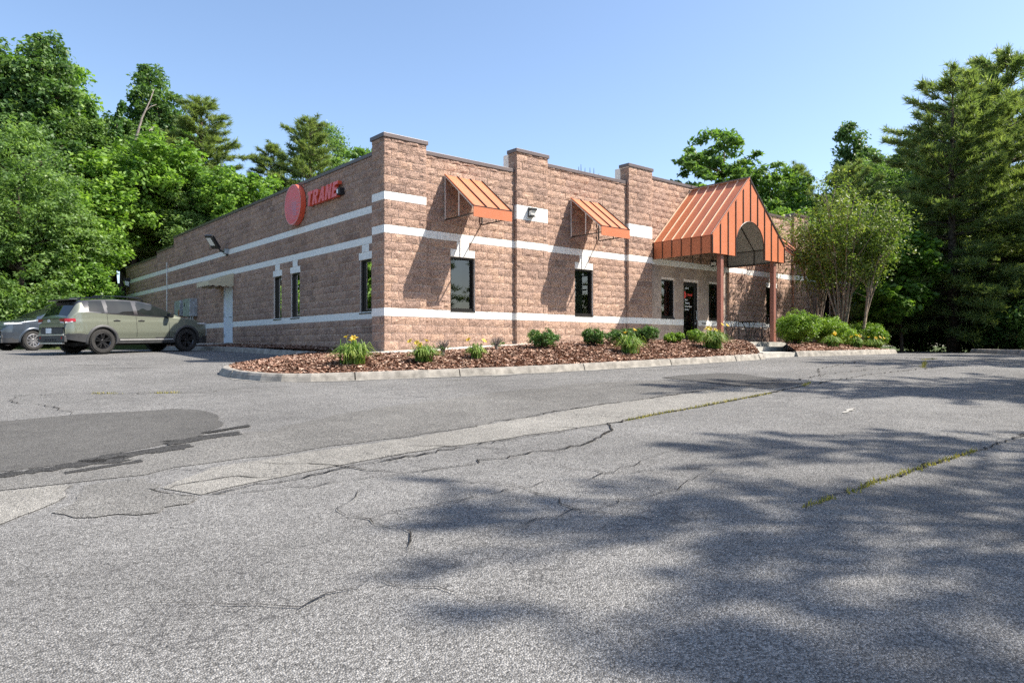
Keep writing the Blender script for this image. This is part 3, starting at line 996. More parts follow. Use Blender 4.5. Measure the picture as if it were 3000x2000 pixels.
# the blocks that show largest become parts of their own; the rest is laid as one mass
def show(b):
    x, y, z = b[3]
    d = math.dist((x, y), CAM[:2])
    vx, vy = (CAM[0]-x)/d, (CAM[1]-y)/d
    cosn = -vy if b[4] == 0 else -vx
    return max(cosn, .02)*b[5]*b[6]*(2 if b[1] == 'F' else 1)/d**2
for kd, nm in (('s', 'block'), ('w', 'white_block'), ('m', 'smooth_block')):
    L = sorted([b for b in BLOCKS if b[0] == kd], key=show, reverse=True)
    for b in L[:300]:
        o = link(nm, vmesh(b[:3]), bld)
        o.location = b[3]; o.rotation_euler = (0, 0, b[4]); o.scale = (b[5], 1, b[6])
    VV, FF, TT = [], [], []
    base = 0
    rr = np.random.default_rng(5)
    cache = {k: (np.array(v.v), [np.array(f) for f in v.f]) for k, v in VAR.items()}
    for b in L[300:]:
        v, f = cache[b[:3]]
        v = v*np.array([b[5], 1, b[6]])
        c_, s_ = math.cos(b[4]), math.sin(b[4])
        v = np.stack([v[:,0]*c_ - v[:,1]*s_ + b[3][0], v[:,0]*s_ + v[:,1]*c_ + b[3][1], v[:,2] + b[3][2]], 1)
        VV.append(v); FF.append(np.array(f) + base); TT.append(np.full(len(f), rr.random())); base += len(v)
    if VV:
        o = link({'s': 'rest_of_blocks', 'w': 'rest_of_white_blocks', 'm': 'rest_of_smooth_blocks'}[kd],
                 np_mesh(nm, np.concatenate(VV), np.concatenate(FF), {'s': M_block, 'w': M_white, 'm': M_smooth}[kd], np.concatenate(TT)), bld)
        o['kind'] = 'stuff'

# mortar bed behind the faces, with the openings left free
def backing(mb, u0, u1, z0, z1, P, opens):
    us = sorted({u0, u1, *[q for o in opens for q in o[:2] if u0 < q < u1]})
    zs = sorted({z0, z1, *[q for o in opens for q in o[2:] if z0 < q < z1]})
    for a, b in zip(us[:-1], us[1:]):
        for c, d in zip(zs[:-1], zs[1:]):
            um, zm = (a+b)/2, (c+d)/2
            if any(o[0] < um < o[1] and o[2] < zm < o[3] for o in opens): continue
            mb.poly([P(a, c), P(b, c), P(b, d), P(a, d)])
mo = .0085
mb = MB()
for (a, b, t) in PIERS:
    backing(mb, a + mo, b - mo, Z0, t*c8 - CAP, lambda u, z: (u, mo, z), [])
    mb.poly([(b - mo, mo, Z0), (b - mo, .35, Z0), (b - mo, .35, t*c8 - CAP), (b - mo, mo, t*c8 - CAP)])
    mb.poly([(a + mo, .60, Z0), (a + mo, mo, Z0), (a + mo, mo, t*c8 - CAP), (a + mo, .60, t*c8 - CAP)])
    mb.poly([(a + mo, .36, 4.5), (b - mo, .36, 4.5), (b - mo, .36, t*c8 - CAP), (a + mo, .36, t*c8 - CAP)])
for (a, b, t) in PANELS:
    backing(mb, a, b, Z0, t*c8 - CAP, lambda u, z: (u, FY + mo, z), fopen + [(*q, ZW0 + .03, 2.37) for q in EWIN] + [DOOR])
    mb.poly([(a, .36, 4.4), (b, .36, 4.4), (b, .36, t*c8 - CAP), (a, .36, t*c8 - CAP)])
for (a, b, t) in STEPS:
    backing(mb, a, b, Z0, t*c8 - CAP, lambda u, z: (W_FACE + mo, u, z), [(*q, ZW0 - .03, ZW1) for q in SWIN] + [SDOOR])
    mb.poly([(W_FACE + .3, a, 4.2), (W_FACE + .3, b, 4.2), (W_FACE + .3, b, t*c8 - CAP), (W_FACE + .3, a, t*c8 - CAP)])
    mb.poly([(W_FACE + mo, b - .004, 4.0), (W_FACE + .3, b - .004, 4.0), (W_FACE + .3, b - .004, t*c8 - CAP), (W_FACE + mo, b - .004, t*c8 - CAP)])
mb.poly([(0 + mo, .602, Z0), (W_FACE + mo, .602, Z0), (W_FACE + mo, .602, 26*c8 - CAP), (0 + mo, .602, 26*c8 - CAP)])
# reveals of the openings
def reveal(mb, P, o, d):
    a, b, z0, z1 = o
    for q in ([(a,z0,0),(a,z1,0),(a,z1,d),(a,z0,d)], [(b,z0,0),(b,z0,d),(b,z1,d),(b,z1,0)], [(a,z1,0),(b,z1,0),(b,z1,d),(a,z1,d)], [(a,z0,0),(a,z0,d),(b,z0,d),(b,z0,0)]):
        mb.poly([P(*p) for p in q])
for o in fopen + [(*q, ZW0 + .03, 2.37) for q in EWIN] + [DOOR]: reveal(mb, lambda u, z, d: (u, FY + mo + d, z), o, .22)
for o in [(*q, ZW0 - .03, ZW1) for q in SWIN] + [SDOOR]: reveal(mb, lambda u, z, d: (W_FACE + mo + d, u, z), o, .22)
# far walls
mb.poly([(LEN - .01, 0, Z0), (LEN - .01, SY1, Z0), (LEN - .01, SY1, 4.9), (LEN - .01, 0, 4.9)])
mb.poly([(W_FACE + .01, SY1, Z0), (LEN - .02, SY1, Z0), (LEN - .02, SY1, 4.55), (W_FACE + .01, SY1, 4.55)])
mb.build('mortar', M_mortar, bld, recalc=False)
mb = MB(); mb.poly([(.9,.34,4.35),(LEN,.34,4.35),(LEN,SY1,4.25),(.9,SY1,4.25)]); mb.build('roof', M_concrete, bld)
# interior shell
mb = MB()
mb.poly([(.95,.36,.2),(24,.36,.2),(24,7,.2),(.95,7,.2)]); mb.poly([(.95,.36,2.75),(24,.36,2.75),(24,7,2.75),(.95,7,2.75)]); mb.poly([(.95,6,.2),(24,6,.2),(24,6,2.75),(.95,6,2.75)])
mb.poly([(4,.36,.2),(4,15,.2),(4,15,2.75),(4,.36,2.75)]); mb.poly([(.95,6.01,.2),(4,6.01,.2),(4,15,.2),(.95,15,.2)]); mb.poly([(.95,6.01,2.75),(4,6.01,2.75),(4,15,2.75),(.95,15,2.75)])
mb.poly([(10,.36,.2),(10,6,.2),(10,6,2.75),(10,.36,2.75)]); mb.poly([(15,.36,.2),(15,6,.2),(15,6,2.75),(15,.36,2.75)])
mb.build('interior', M_inside, bld, recalc=False)

# metal coping in lengths
def coping(x0, y0, x1, y1, z, h=CAP, ov=.035):
    mb = MB(); mb.bevbox((x0-ov, y0-ov, z - h), (x1+ov, y1+ov, z), .006); return mb.build('coping', M_coping, bld)
for (a, b, t) in PIERS:
    coping(a, 0, b, .62 if a == 0 else .36, t*c8)
for (a, b, t) in PANELS:
    n = max(1, round((b - a)/3.0)); L = (b - a - .08)/n
    for k in range(n): coping(a + .04 + k*L + .004, FY, a + .04 + (k+1)*L - .004, .36, t*c8 - .004, ov=.0 if False else .03)
for (a, b, t) in STEPS:
    n = max(1, round((b - a)/3.2)); L = (b - a)/n
    for k in range(n):
        mb = MB(); mb.bevbox((W_FACE - .035, a + k*L + (.06 if k == 0 and a < 1 else .003), t*c8 - CAP), (W_FACE + .32, a + (k+1)*L - .003, t*c8 - .003), .006)
        mb.build('coping', M_coping, bld)

# windows: frame, pane and blind
def window(o, P, blind=True, d=.12, half=None):
    """P(u, z, depth) maps to the wall"""
    a, b, z0, z1 = o
    fr = MB(); t = .05
    def bx(u0, u1, za, zb, d0, d1):
        n = len(fr.v)
        for q in ((u0,za,d0),(u1,za,d0),(u1,zb,d0),(u0,zb,d0),(u0,za,d1),(u1,za,d1),(u1,zb,d1),(u0,zb,d1)): fr.v.append(P(*q))
        for q in ((0,1,2,3),(4,7,6,5),(0,4,5,1),(1,5,6,2),(2,6,7,3),(3,7,4,0)): fr.face([n+i for i in q])
    e = .004
    bx(a+e, a+t, z0+e, z1-e, d-.07, d+.03); bx(b-t, b-e, z0+e, z1-e, d-.07, d+.03)
    bx(a+t+.001, b-t-.001, z0+e, z0+t+.02, d-.07, d+.03); bx(a+t+.001, b-t-.001, z1-t, z1-e, d-.07, d+.03)
    # inner sash step
    bx(a+t+.002, a+t+.022, z0+t+.022, z1-t-.002, d-.02, d+.02); bx(b-t-.022, b-t-.002, z0+t+.022, z1-t-.002, d-.02, d+.02)
    win = fr.build('window', M_bronze, bld)
    s = MB(); n = 0
    for q in ((a+.002,z0-.028,-.02),(b-.002,z0-.028,-.02),(b-.002,z0+.003,-.02),(a+.002,z0+.003,-.02),(a+.002,z0-.028,d-.06),(b-.002,z0-.028,d-.06),(b-.002,z0+.003,d-.06),(a+.002,z0+.003,d-.06)): s.v.append(P(*q))
    for q in ((0,1,2,3),(4,7,6,5),(0,4,5,1),(1,5,6,2),(2,6,7,3),(3,7,4,0)): s.face(q)
    s.build('sill', M_bronze, win)
    g = MB(); g.poly([P(a+t, z0+t, d), P(b-t, z0+t, d), P(b-t, z1-t, d), P(a+t, z1-t, d)]); g.build('pane', M_glass, win, recalc=False)
    if blind:
        bm_ = MB(); z = z0 + .07
        ue = b - t if half is None else a + t + (b - a - 2*t)*half
        while z < z1 - .06:
            bm_.poly([P(a+t+.01, z, d+.05), P(ue-.01, z, d+.05), P(ue-.01, z+.020, d+.068), P(a+t+.01, z+.020, d+.068)]); z += .026
        bm_.build('blind', M_blind, win, recalc=False)
    return win
PF = lambda u, z, d: (u, FY + d, z)
PS = lambda u, z, d: (W_FACE + d, u, z)
for o in fopen: window(o, PF, half=.66)
for k, q in enumerate(EWIN): window((*q, ZW0 + .03, 2.37), PF, blind=k == 1, half=.5)
for q in SWIN: window((*q, ZW0 - .03, ZW1), PS, blind=False)

# glazed entrance door
def pbox(mb, P, u0, u1, z0, z1, d0, d1, m=0):
    n = len(mb.v)
    for q in ((u0,z0,d0),(u1,z0,d0),(u1,z1,d0),(u0,z1,d0),(u0,z0,d1),(u1,z0,d1),(u1,z1,d1),(u0,z1,d1)): mb.v.append(P(*q))
    for q in ((0,1,2,3),(4,7,6,5),(0,4,5,1),(1,5,6,2),(2,6,7,3),(3,7,4,0)): mb.face([n+i for i in q], m)
a, b, z0, z1 = DOOR
mb = MB()
pbox(mb, PF, a+.004, a+.05, z0, z1-.004, .05, .15); pbox(mb, PF, b-.05, b-.004, z0, z1-.004, .05, .15); pbox(mb, PF, a+.051, b-.051, z1-.06, z1-.004, .05, .15)
pbox(mb, PF, a+.056, a+.13, z0+.01, z1-.066, .075, .125); pbox(mb, PF, b-.16, b-.056, z0+.01, z1-.066, .075, .125)
pbox(mb, PF, a+.131, b-.161, z1-.15, z1-.066, .075, .125); pbox(mb, PF, a+.131, b-.161, z0+.01, z0+.24, .075, .125)
door = mb.build('entrance_door', M_bronze, bld)
door['label'] = 'dark glazed entrance door with white and red lettering'
mb = MB(); mb.poly([PF(a+.13, z0+.24, .10), PF(b-.16, z0+.24, .10), PF(b-.16, z1-.15, .10), PF(a+.13, z1-.15, .10)]); mb.build('pane', M_glass, door, recalc=False)
mb = MB(); mb.tube([PF(b-.11, 1.02, .07), PF(b-.11, 1.02, .0), PF(b-.11, 1.34, .0), PF(b-.11, 1.34, .07)], .013, 6); mb.build('handle', M_galv, door)
mb = MB(); pbox(mb, PF, b-.13, b-.08, .86, .93, .055, .074); mb.build('lock', M_galv, door)

def text(body, size, mat, P, u, z, d, parent, name='lettering', ext=.002, shear=0, bold=0, sx=1.0):
    cu = bpy.data.curves.new(name, 'FONT')
    cu.body = body; cu.size = size; cu.extrude = 0; cu.offset = bold
    ob = bpy.data.objects.new(name, cu); COL.objects.link(ob)
    dg = bpy.context.evaluated_depsgraph_get(); dg.update()
    me = bpy.data.meshes.new_from_object(ob.evaluated_get(dg))
    bpy.data.objects.remove(ob)
    for v in me.vertices:
        x, y = v.co.x*sx + v.co.y*shear, v.co.y
        v.co = P(u + x, z + y, d)
    me.materials.clear(); me.materials.append(mat)
    return link(name, me, parent)
text('10364', .085, M_textw, PF, a+.20, 2.115, .096, door, bold=.003)
mb = MB(); N = 22
mb.poly([PF(a+.175 + .10*math.cos(6.283*k/N), 1.90 + .13*math.sin(6.283*k/N), .096) for k in range(N)]); mb.build('emblem', M_textr, door, recalc=False)
text('TRANE', .105, M_textr, PF, a+.315, 1.87, .096, door, bold=.005, shear=.25, sx=.92)
for k, t_ in enumerate(('Sales', 'Building', 'Automation', 'Service')):
    text(t_, .085, M_textw, PF, a+.20, 1.70 - .115*k, .096, door, bold=.003)
num = text('10364', .12, M_textk, PF, 13.10, .855, -.008, bld, name='house_number', bold=.003)
num['label'] = 'black street number on the white band beside the door'

# side door, leaf with hinges and lever
a, b, z0, z1 = SDOOR
mb = MB(); pbox(mb, PS, a+.003, a+.06, z0, z1-.003, -.006, .15); pbox(mb, PS, b-.06, b-.003, z0, z1-.003, -.006, .15); pbox(mb, PS, a+.061, b-.061, z1-.06, z1-.003, -.006, .15)
sd = mb.build('side_door', M_wpaint, bld); sd['label'] = 'white steel side door under the beige awning'
mb = MB(); pbox(mb, PS, a+.064, b-.064, z0+.01, z1-.064, .02, .065); mb.build('leaf', M_wpaint, sd)
for z in (.5, 1.3, 2.1): 
    mb = MB(); pbox(mb, PS, b-.085, b-.05, z-.06, z+.06, -.012, .018); mb.build('hinge', M_galv, sd)
mb = MB(); mb.tube([PS(a+.12, 1.2, .02), PS(a+.12, 1.2, -.05), PS(a+.25, 1.2, -.05)], .012, 6); mb.build('handle', M_tubed, sd)
mb = MB(); mb.bevbox((-.62, 12.55, -.1), (.64, 14.1, .185), .01); th = mb.build('threshold_slab', M_concrete, bld)

# ------------------------------------------------------------------ window awnings
def make_awning(label, x0, y0):
    """standing-seam awning on an open tube frame; origin at the wall, left end"""
    t = thing('window_awning', label, 'awning', (x0, y0, 0), 0, 'orange metal awnings over the front windows')
    W_ = 1.235; zt, zf, zv, yb = 4.54, 3.55, 3.285, -1.26
    zb = 3.365
    # sloping sheets between the seams
    n = 3
    for k in range(n):
        mb = MB(); a = W_*k/n + .004; b = W_*(k+1)/n - .004
        up = Vector((0, -(zt - zf), 1.26)).normalized()*-.0
        p = [(a, -.004, zt), (b, -.004, zt), (b, yb, zf), (a, yb, zf)]
        q = [(x, y + .006, z - .008) for x, y, z in p]
        i = len(mb.v); mb.v += p + q
        for f in ((0,1,2,3),(7,6,5,4),(0,4,5,1),(1,5,6,2),(2,6,7,3),(3,7,4,0)): mb.face([i+j for j in f])
        mb.build('roof_sheet', M_orange, t)
    for k in range(n+1):
        mb = MB(); x = min(max(W_*k/n, .012), W_ - .012)
        mb.bar((x, -.006, zt + .012), (x, yb - .006, zf + .012), .022, .035, side=(1,0,0)); mb.build('seam', M_seam if 0 < k else M_orange, t)
    mb = MB(); mb.box((0, yb - .012, zv), (W_, yb - .002, zf - .004)); v = mb.build('valance', M_orange, t)
    mb = MB(); mb.box((-.004, yb - .018, zf - .004), (W_ + .004, yb + .006, zf + .014)); mb.build('edge_trim', M_tubed, t)
    for x in (.014, W_ - .014):
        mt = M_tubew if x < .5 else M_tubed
        m1 = MB(); m1.bar((x, -.016, zb), (x, -.016, zt - .03), .03, .03, side=(1,0,0)); m1.build('wall_tube', mt, t)
        m1 = MB(); ym = yb*.5; zm = zt + (zf - zt)*.5
        m1.bar((x, ym, zb + .018), (x, ym, zm - .03), .028, .028, side=(1,0,0)); m1.build('post_tube', mt, t)
        m1 = MB(); m1.bar((x, -.034, zb), (x, yb + .02, zb), .028, .028); m1.build('bottom_tube', M_tubed, t)
        m1 = MB(); m1.bar((x, -.02, zt - .035), (x, yb + .01, zf - .035), .024, .024, side=(1,0,0)); m1.build('rafter_tube', mt, t)
    mb = MB(); mb.bar((.03, yb + .02, zb), (W_ - .03, yb + .02, zb), .026, .026); mb.build('front_tube', M_tubed, t)
    return t
AWL = ['orange metal awning nearest the corner of the building', 'orange metal awning between the second and third block piers',
       'orange metal awning just right of the entrance canopy, dappled with tree shade', 'orange metal awning behind the crape myrtles, farthest from the corner']
for lb, (a, b) in zip(AWL, FWIN):
    make_awning(lb, (a + b)/2 - .62, FY - .036)

# ------------------------------------------------------------------ entrance canopy
cn = thing('entrance_canopy', 'steep orange metal gable canopy with arched opening over the entrance', 'canopy', (12.5, -1.1, .22))
OX, OY, OZ = 12.5, -1.1, .22
def cb(mb, name, mat, parent=None, recalc=True):
    mb.v = [(x - OX, y - OY, z - OZ) for x, y, z in mb.v]
    return mb.build(name, mat, parent or cn, recalc=recalc)
XL, XR, XM = 10.33, 14.69, 12.45
YF, YB = -2.23, .058
ZE, ZR, ZV = 3.55, 5.63, 3.0
nseam = 6
for sgn, xe in ((-1, XL), (1, XR)):
    for k in range(nseam):
        ya = YF + (YB - YF)*k/nseam + .005; yb_ = YF + (YB - YF)*(k+1)/nseam - .005
        mb = MB()
        p = [(XM, ya, ZR), (XM, yb_, ZR), (xe, yb_, ZE), (xe, ya, ZE)]
        nrm = Vector((sgn*(ZR-ZE), 0, abs(XM-xe))).normalized()*.012
        q = [(x - nrm.x, y, z - nrm.z) for x, y, z in p]
        i = len(mb.v); mb.v += p + q
        for f in ((0,1,2,3),(7,6,5,4),(0,4,5,1),(1,5,6,2),(2,6,7,3),(3,7,4,0)): mb.face([i+j for j in f])
        cb(mb, 'roof_sheet', M_orange)
        mb = MB(); mb.box((xe - .006, ya, ZV), (xe + .006, yb_, ZE - .014)); cb(mb, 'side_valance', M_orange)
    for k in range(nseam + 1):
        y = YF + (YB - YF)*k/nseam + (.012 if k == 0 else -.012 if k == nseam else 0)
        n_ = Vector((sgn*(ZR-ZE), 0, abs(XM-xe))).normalized()*.016
        mb = MB(); mb.bar((XM + n_.x + sgn*.03, y, ZR + n_.z - .03), (xe + n_.x, y, ZE + n_.z), .02, .03, side=(0,1,0)); s_ = cb(mb, 'roof_seam', M_seamglint)
        mb = MB(); mb.bar((xe + sgn*.016, y, ZV + .002), (xe + sgn*.016, y, ZE), .018, .022, side=(1,0,0)); cb(mb, 'valance_seam', M_seam)
    mb = MB(); mb.bar((xe + sgn*.004, YF, ZE + .006), (xe + sgn*.004, YB, ZE + .006), .03, .022); cb(mb, 'eave_trim', M_orange)
mb = MB(); mb.bar((XM, YF - .02, ZR + .035), (XM, YB, ZR + .035), .13, .03); cb(mb, 'ridge_cap', M_coping)
# gable front with the arch cut out
AL, AR, AT, AS = 11.70, 13.31, 4.20, 3.45
ac = (AL + AR)/2; ar = (AR - AL)/2
arch = [(ac - ar*math.cos(math.pi*k/20), AS + (AT - AS)*math.sin(math.pi*k/20)) for k in range(21)]
outl = [(XL, ZV), (AL, ZV)] + arch + [(AR, ZV), (XR, ZV), (XR, ZE), (XM, ZR), (XL, ZE)]
mb = MB(); mb.extrude([outl], (0, YF - .012, 0), (1,0,0), (0,0,1), (0,.012,0)); gab = cb(mb, 'gable_sheet', M_orange)
nb = 10
for k in range(nb + 1):
    x = XL + .02 + (XR - XL - .04)*k/nb
    zt = ZE + (ZR - ZE)*(1 - abs(x - XM)/(XR - XM)) - .05
    if AL < x < AR: z0 = AS + (AT - AS)*math.sqrt(max(0, 1 - ((x - ac)/ar)**2)) + .02
    else: z0 = ZV + .003
    mb = MB(); mb.bar((x, YF - .024, z0), (x, YF - .024, zt), .032, .022, side=(1,0,0)); cb(mb, 'batten', M_seam)
mb = MB()
pts = [(AL, YF - .018, ZV)] + [(x, YF - .018, z) for x, z in arch] + [(AR, YF - .018, ZV)]
mb.tube(pts, .012, 5); cb(mb, 'arch_trim', M_seam)
for sgn, xe in ((-1, XL), (1, XR)):
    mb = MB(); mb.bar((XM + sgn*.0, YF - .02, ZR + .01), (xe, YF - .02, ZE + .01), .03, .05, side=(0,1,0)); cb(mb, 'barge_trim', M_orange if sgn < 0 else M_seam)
# lining and tube frame seen through the arch
mb = MB()
for sgn, xe in ((-1, XL), (1, XR)):
    mb.poly([(XM, YF+.03, ZR-.06), (XM, YB, ZR-.06), (xe - sgn*.05, YB, ZE-.02), (xe - sgn*.05, YF+.03, ZE-.02)])
    mb.poly([(xe - sgn*.02, YF+.03, ZV+.01), (xe - sgn*.02, YB, ZV+.01), (xe - sgn*.02, YB, ZE-.03), (xe - sgn*.02, YF+.03, ZE-.03)])
cb(mb, 'lining', M_lining, recalc=False)
def tb(a, b, r_=.017, mat=M_tubed):
    mb = MB(); mb.tube([a, b], r_, 5); cb(mb, 'frame_tube', mat)
for y in (YF + .06, (YF + YB)/2, YB - .05):
    tb((XL + .06, y, ZV + .04), (XL + .06, y, ZE)); tb((XR - .06, y, ZV + .04), (XR - .06, y, ZE))
    tb((XL + .06, y, ZE - .03), (XM, y, ZR - .12)); tb((XR - .06, y, ZE - .03), (XM, y, ZR - .12))
    tb((XM - 1.05, y, 4.55), (XM + 1.05, y, 4.55))
tb((XM, YF + .06, 4.2), (XM, YF + .06, ZR - .12)); tb((XM, YB - .05, ZV + .04), (XM, YB - .05, ZR - .12)); tb((XM + .5, YB - .05, ZV + .04), (XM + .5, YB - .05, 4.2))
for x in (XL + .06, XR - .06):
    tb((x, YF + .06, ZV + .03), (x, YB - .05, ZV + .03)); tb((x, YF + .06, ZE - .02), (x, YB - .05, ZE - .02))
tb((XL + .06, YB - .05, ZE - .05), (XR - .06, YB - .05, ZE - .05)); tb((XL + .06, YF + .06, ZE - .04), (XR - .06, YB - .05, ZE - .08))
tb((XR - .06, YF + .06, 3.05), (XR - .06, (YF+YB)/2, 4.6)); tb((XL + .06, YB - .06, ZV + .05), (XM, YB - .06, 4.6)); tb((XM, YF + .1, 4.9), (XM, YB, 4.9))
# two square columns with base plates
for x in (11.02, 14.20):
    mb = MB(); mb.bevbox((x - .075, -2.155, .235), (x + .075, -2.005, ZV + .55), .008); o = cb(mb, 'column', M_column)
    mb = MB(); mb.box((x - .12, -2.20, .2205), (x + .12, -1.96, .234)); mb.v = [(a_ - OX, b_ - OY, c_ - OZ) for a_, b_, c_ in mb.v]; mb.build('base_plate', M_column, o)

# ------------------------------------------------------------------ signs
ds = thing('round_wall_sign', 'round red disc sign with thin lines high on the side wall', 'sign', (W_FACE, 6.6, 4.58))
N = 40; rd = .64
mb = MB()
f0 = [mb.vert(-.20, rd*math.cos(6.2832*k/N), rd*math.sin(6.2832*k/N)) for k in range(N)]
f1 = [mb.vert(-.03, rd*math.cos(6.2832*k/N), rd*math.sin(6.2832*k/N)) for k in range(N)]
for k in range(N): mb.face((f0[k], f0[(k+1) % N], f1[(k+1) % N], f1[k]))
mb.face(f1); mb.build('return', M_redside, ds)
mb = MB(); mb.poly([(-.2015, (rd-.03)*math.cos(6.2832*k/N), (rd-.03)*math.sin(6.2832*k/N)) for k in range(N)][::-1]); mb.build('face', M_red, ds, recalc=False)
mb = MB()
ro = [mb.vert(-.203, rd*math.cos(6.2832*k/N), rd*math.sin(6.2832*k/N)) for k in range(N)]; ri = [mb.vert(-.203, (rd-.03)*math.cos(6.2832*k/N), (rd-.03)*math.sin(6.2832*k/N)) for k in range(N)]
for k in range(N): mb.face((ro[k], ri[k], ri[(k+1) % N], ro[(k+1) % N]))
mb.build('rim', M_signrim, ds, recalc=False)
for k in range(13):
    z = .22 - k*.057
    ye = math.sqrt(max(.01, (rd-.05)**2 - z*z))
    y0, y1 = (ye, -.18 + .0*k) if k % 2 else (ye*.92, -ye*.92)
    th_ = .003 + .005*min(1, k/5)*(1 if k < 9 else .5)
    mb = MB(); mb.poly([(-.2035, y0, z - th_), (-.2035, y0, z + .002), (-.2035, y1, z + th_), (-.2035, y1, z - th_)]); mb.build('line', M_signline, ds, recalc=False)
    if 2 < k < 11:
        mb = MB(); mb.poly([(-.204, .12 - .02*(k-2), z - .012), (-.204, .12 - .02*(k-2), z + .010), (-.204, -.30, z + .014), (-.204, -.30, z - .012)]); mb.build('line', M_signline, ds, recalc=False)
mb = MB(); mb.box((-.03, -.2, -.2), (-.002, .2, .2)); mb.build('bracket', M_black, ds)

GLY = {'T': [[(0,1),(0,.78),(.2,.78),(.2,0),(.46,0),(.46,.78),(.66,.78),(.66,1)]],
       'R': [[(0,0),(0,1),(.42,1),(.6,.93),(.66,.76),(.62,.56),(.46,.46),(.68,0),(.41,0),(.24,.40),(.24,0)], [(.24,.59),(.36,.59),(.42,.68),(.36,.8),(.24,.8)]],
       'A': [[(0,0),(.26,1),(.52,1),(.76,0),(.51,0),(.46,.2),(.29,.2),(.25,0)], [(.33,.4),(.43,.4),(.385,.72)]],
       'N': [[(0,0),(0,1),(.24,1),(.47,.46),(.47,1),(.70,1),(.70,0),(.47,0),(.23,.54),(.23,0)]],
       'E': [[(0,0),(0,1),(.60,1),(.60,.79),(.24,.79),(.24,.60),(.55,.60),(.55,.41),(.24,.41),(.24,.21),(.62,.21),(.62,0)]]}
ls = thing('letter_sign', 'red channel letters beside the round sign on the side wall', 'sign', (W_FACE, 4.65, 4.37))
H = .43; u = -.97
for ch, adv in zip('TRANE', (.70,.72,.76,.76,.64)):
    g_ = [[((u + (x*.60 + y*.13)*.88), y*H) for x, y in lp] for lp in GLY[ch]]
    mb = MB(); mb.extrude(g_, (-.17, 0, 0), (0,-1,0), (0,0,1), (.12, 0, 0)); o = mb.build('letter', M_redside, ls)
    mb = MB()
    ctr = np.array([p for p in g_[0]]).mean(0)
    flat = [[Vector((p[0], p[1], 0)) for p in lp] for lp in g_]
    P_ = [p for lp in g_ for p in lp]
    n0 = len(mb.v); mb.v += [(-.1725, -p[0], p[1]) for p in P_]
    for t in tessellate_polygon(flat): mb.face(t)
    mb.build('letter_face', M_red, o, recalc=False)
    u += adv*.56 + .02
mb = MB(); mb.box((-.049, -.95, .05), (-.002, .95, .16)); mb.build('raceway', M_black, ls)
pb = thing('sign_power_box', 'small black box with white sticker at the end of the red letters', 'box', (W_FACE, 3.50, 4.50))
mb = MB(); mb.bevbox((-.17, -.13, -.10), (-.002, .10, .10), .015); mb.build('housing', M_black, pb)
mb = MB(); mb.poly([(-.172, .06, -.06), (-.172, -.03, -.06), (-.172, -.03, .06), (-.172, .06, .06)]); mb.build('sticker', M_textw, pb, recalc=False)

# ------------------------------------------------------------------ wall lights
fl = thing('floodlight', 'black tilted floodlight on the upper white band of the side wall', 'floodlight', (W_FACE, 13.3, 3.78))
mb = MB(); mb.bevbox((-.16, -.09, -.10), (-.002, .09, .10), .01); mb.build('junction_box', M_galv, fl)
mb = MB(); mb.tube([(-.09, 0, -.05), (-.30, .02, .02), (-.36, .04, .14)], .035, 6); mb.build('arm', M_black, fl)
mb = MB(); mb.bevbox((-.05, -.24, 0), (.05, .24, .60), .012)
hd = mb.build('head', M_black, fl); hd.location = (-.42, .06, .10); hd.rotation_euler = (R(6), R(-38), R(12))
mb = MB(); mb.box((-.056, -.10, .16), (-.0505, .20, .50)); mb.build('lens', M_lens, hd)
mb = MB(); mb.tube([(-.06, 0, -.10), (-.06, 0, -.16)], .04, 8); mb.build('sensor', M_black, fl)

def wallpack(loc, rz, label, s=1.0):
    t = thing('wall_light', label, 'wall light', loc, rz, 'wall lights', s)
    mb = MB(); mb.bevbox((-.12, -.03, -.16), (.12, -.001, .16), .008); mb.build('back_plate', M_black, t)
    mb = MB(); mb.extrude([[(-.03,.14),(-.20,.12),(-.20,.05),(-.03,.04)]], (-.12,0,0), (0,1,0), (0,0,1), (.24,0,0)); mb.build('hood', M_black, t)
    mb = MB(); mb.extrude([[(-.03,.035),(-.17,.045),(-.13,-.10),(-.03,-.13)]], (-.10,0,0), (0,1,0), (0,0,1), (.20,0,0)); mb.build('lens', M_lens, t)
    mb = MB(); mb.box((-.11, -.15, -.155), (.11, -.031, -.135)); mb.build('lower_rail', M_black, t)
    return t
wallpack((4.75, -.004, 3.90), 0, 'small black and white wall light on the white band of the second pier', .85)
wallpack((W_FACE - .004, 30.2, 3.72), R(-90), 'white wall light at the far back end of the side wall', 1.7)
lan = wallpack((13.74, FY - .004, 3.12), 0, 'dark lantern on the wall under the entrance canopy beside the column', .8)
cam_ = thing('wall_camera', 'tiny dark camera on the wall left of the canopy roof', 'camera', (10.75, FY - .002, 3.80))
mb = MB(); mb.tube([(0,-.002,0), (0,-.10,-.02)], .018, 6); mb.build('mount', M_black, cam_)
mb = MB(); mb.tube([(0,-.08,-.03), (0,-.20,-.06)], .04, 8); mb.build('body', M_black, cam_)

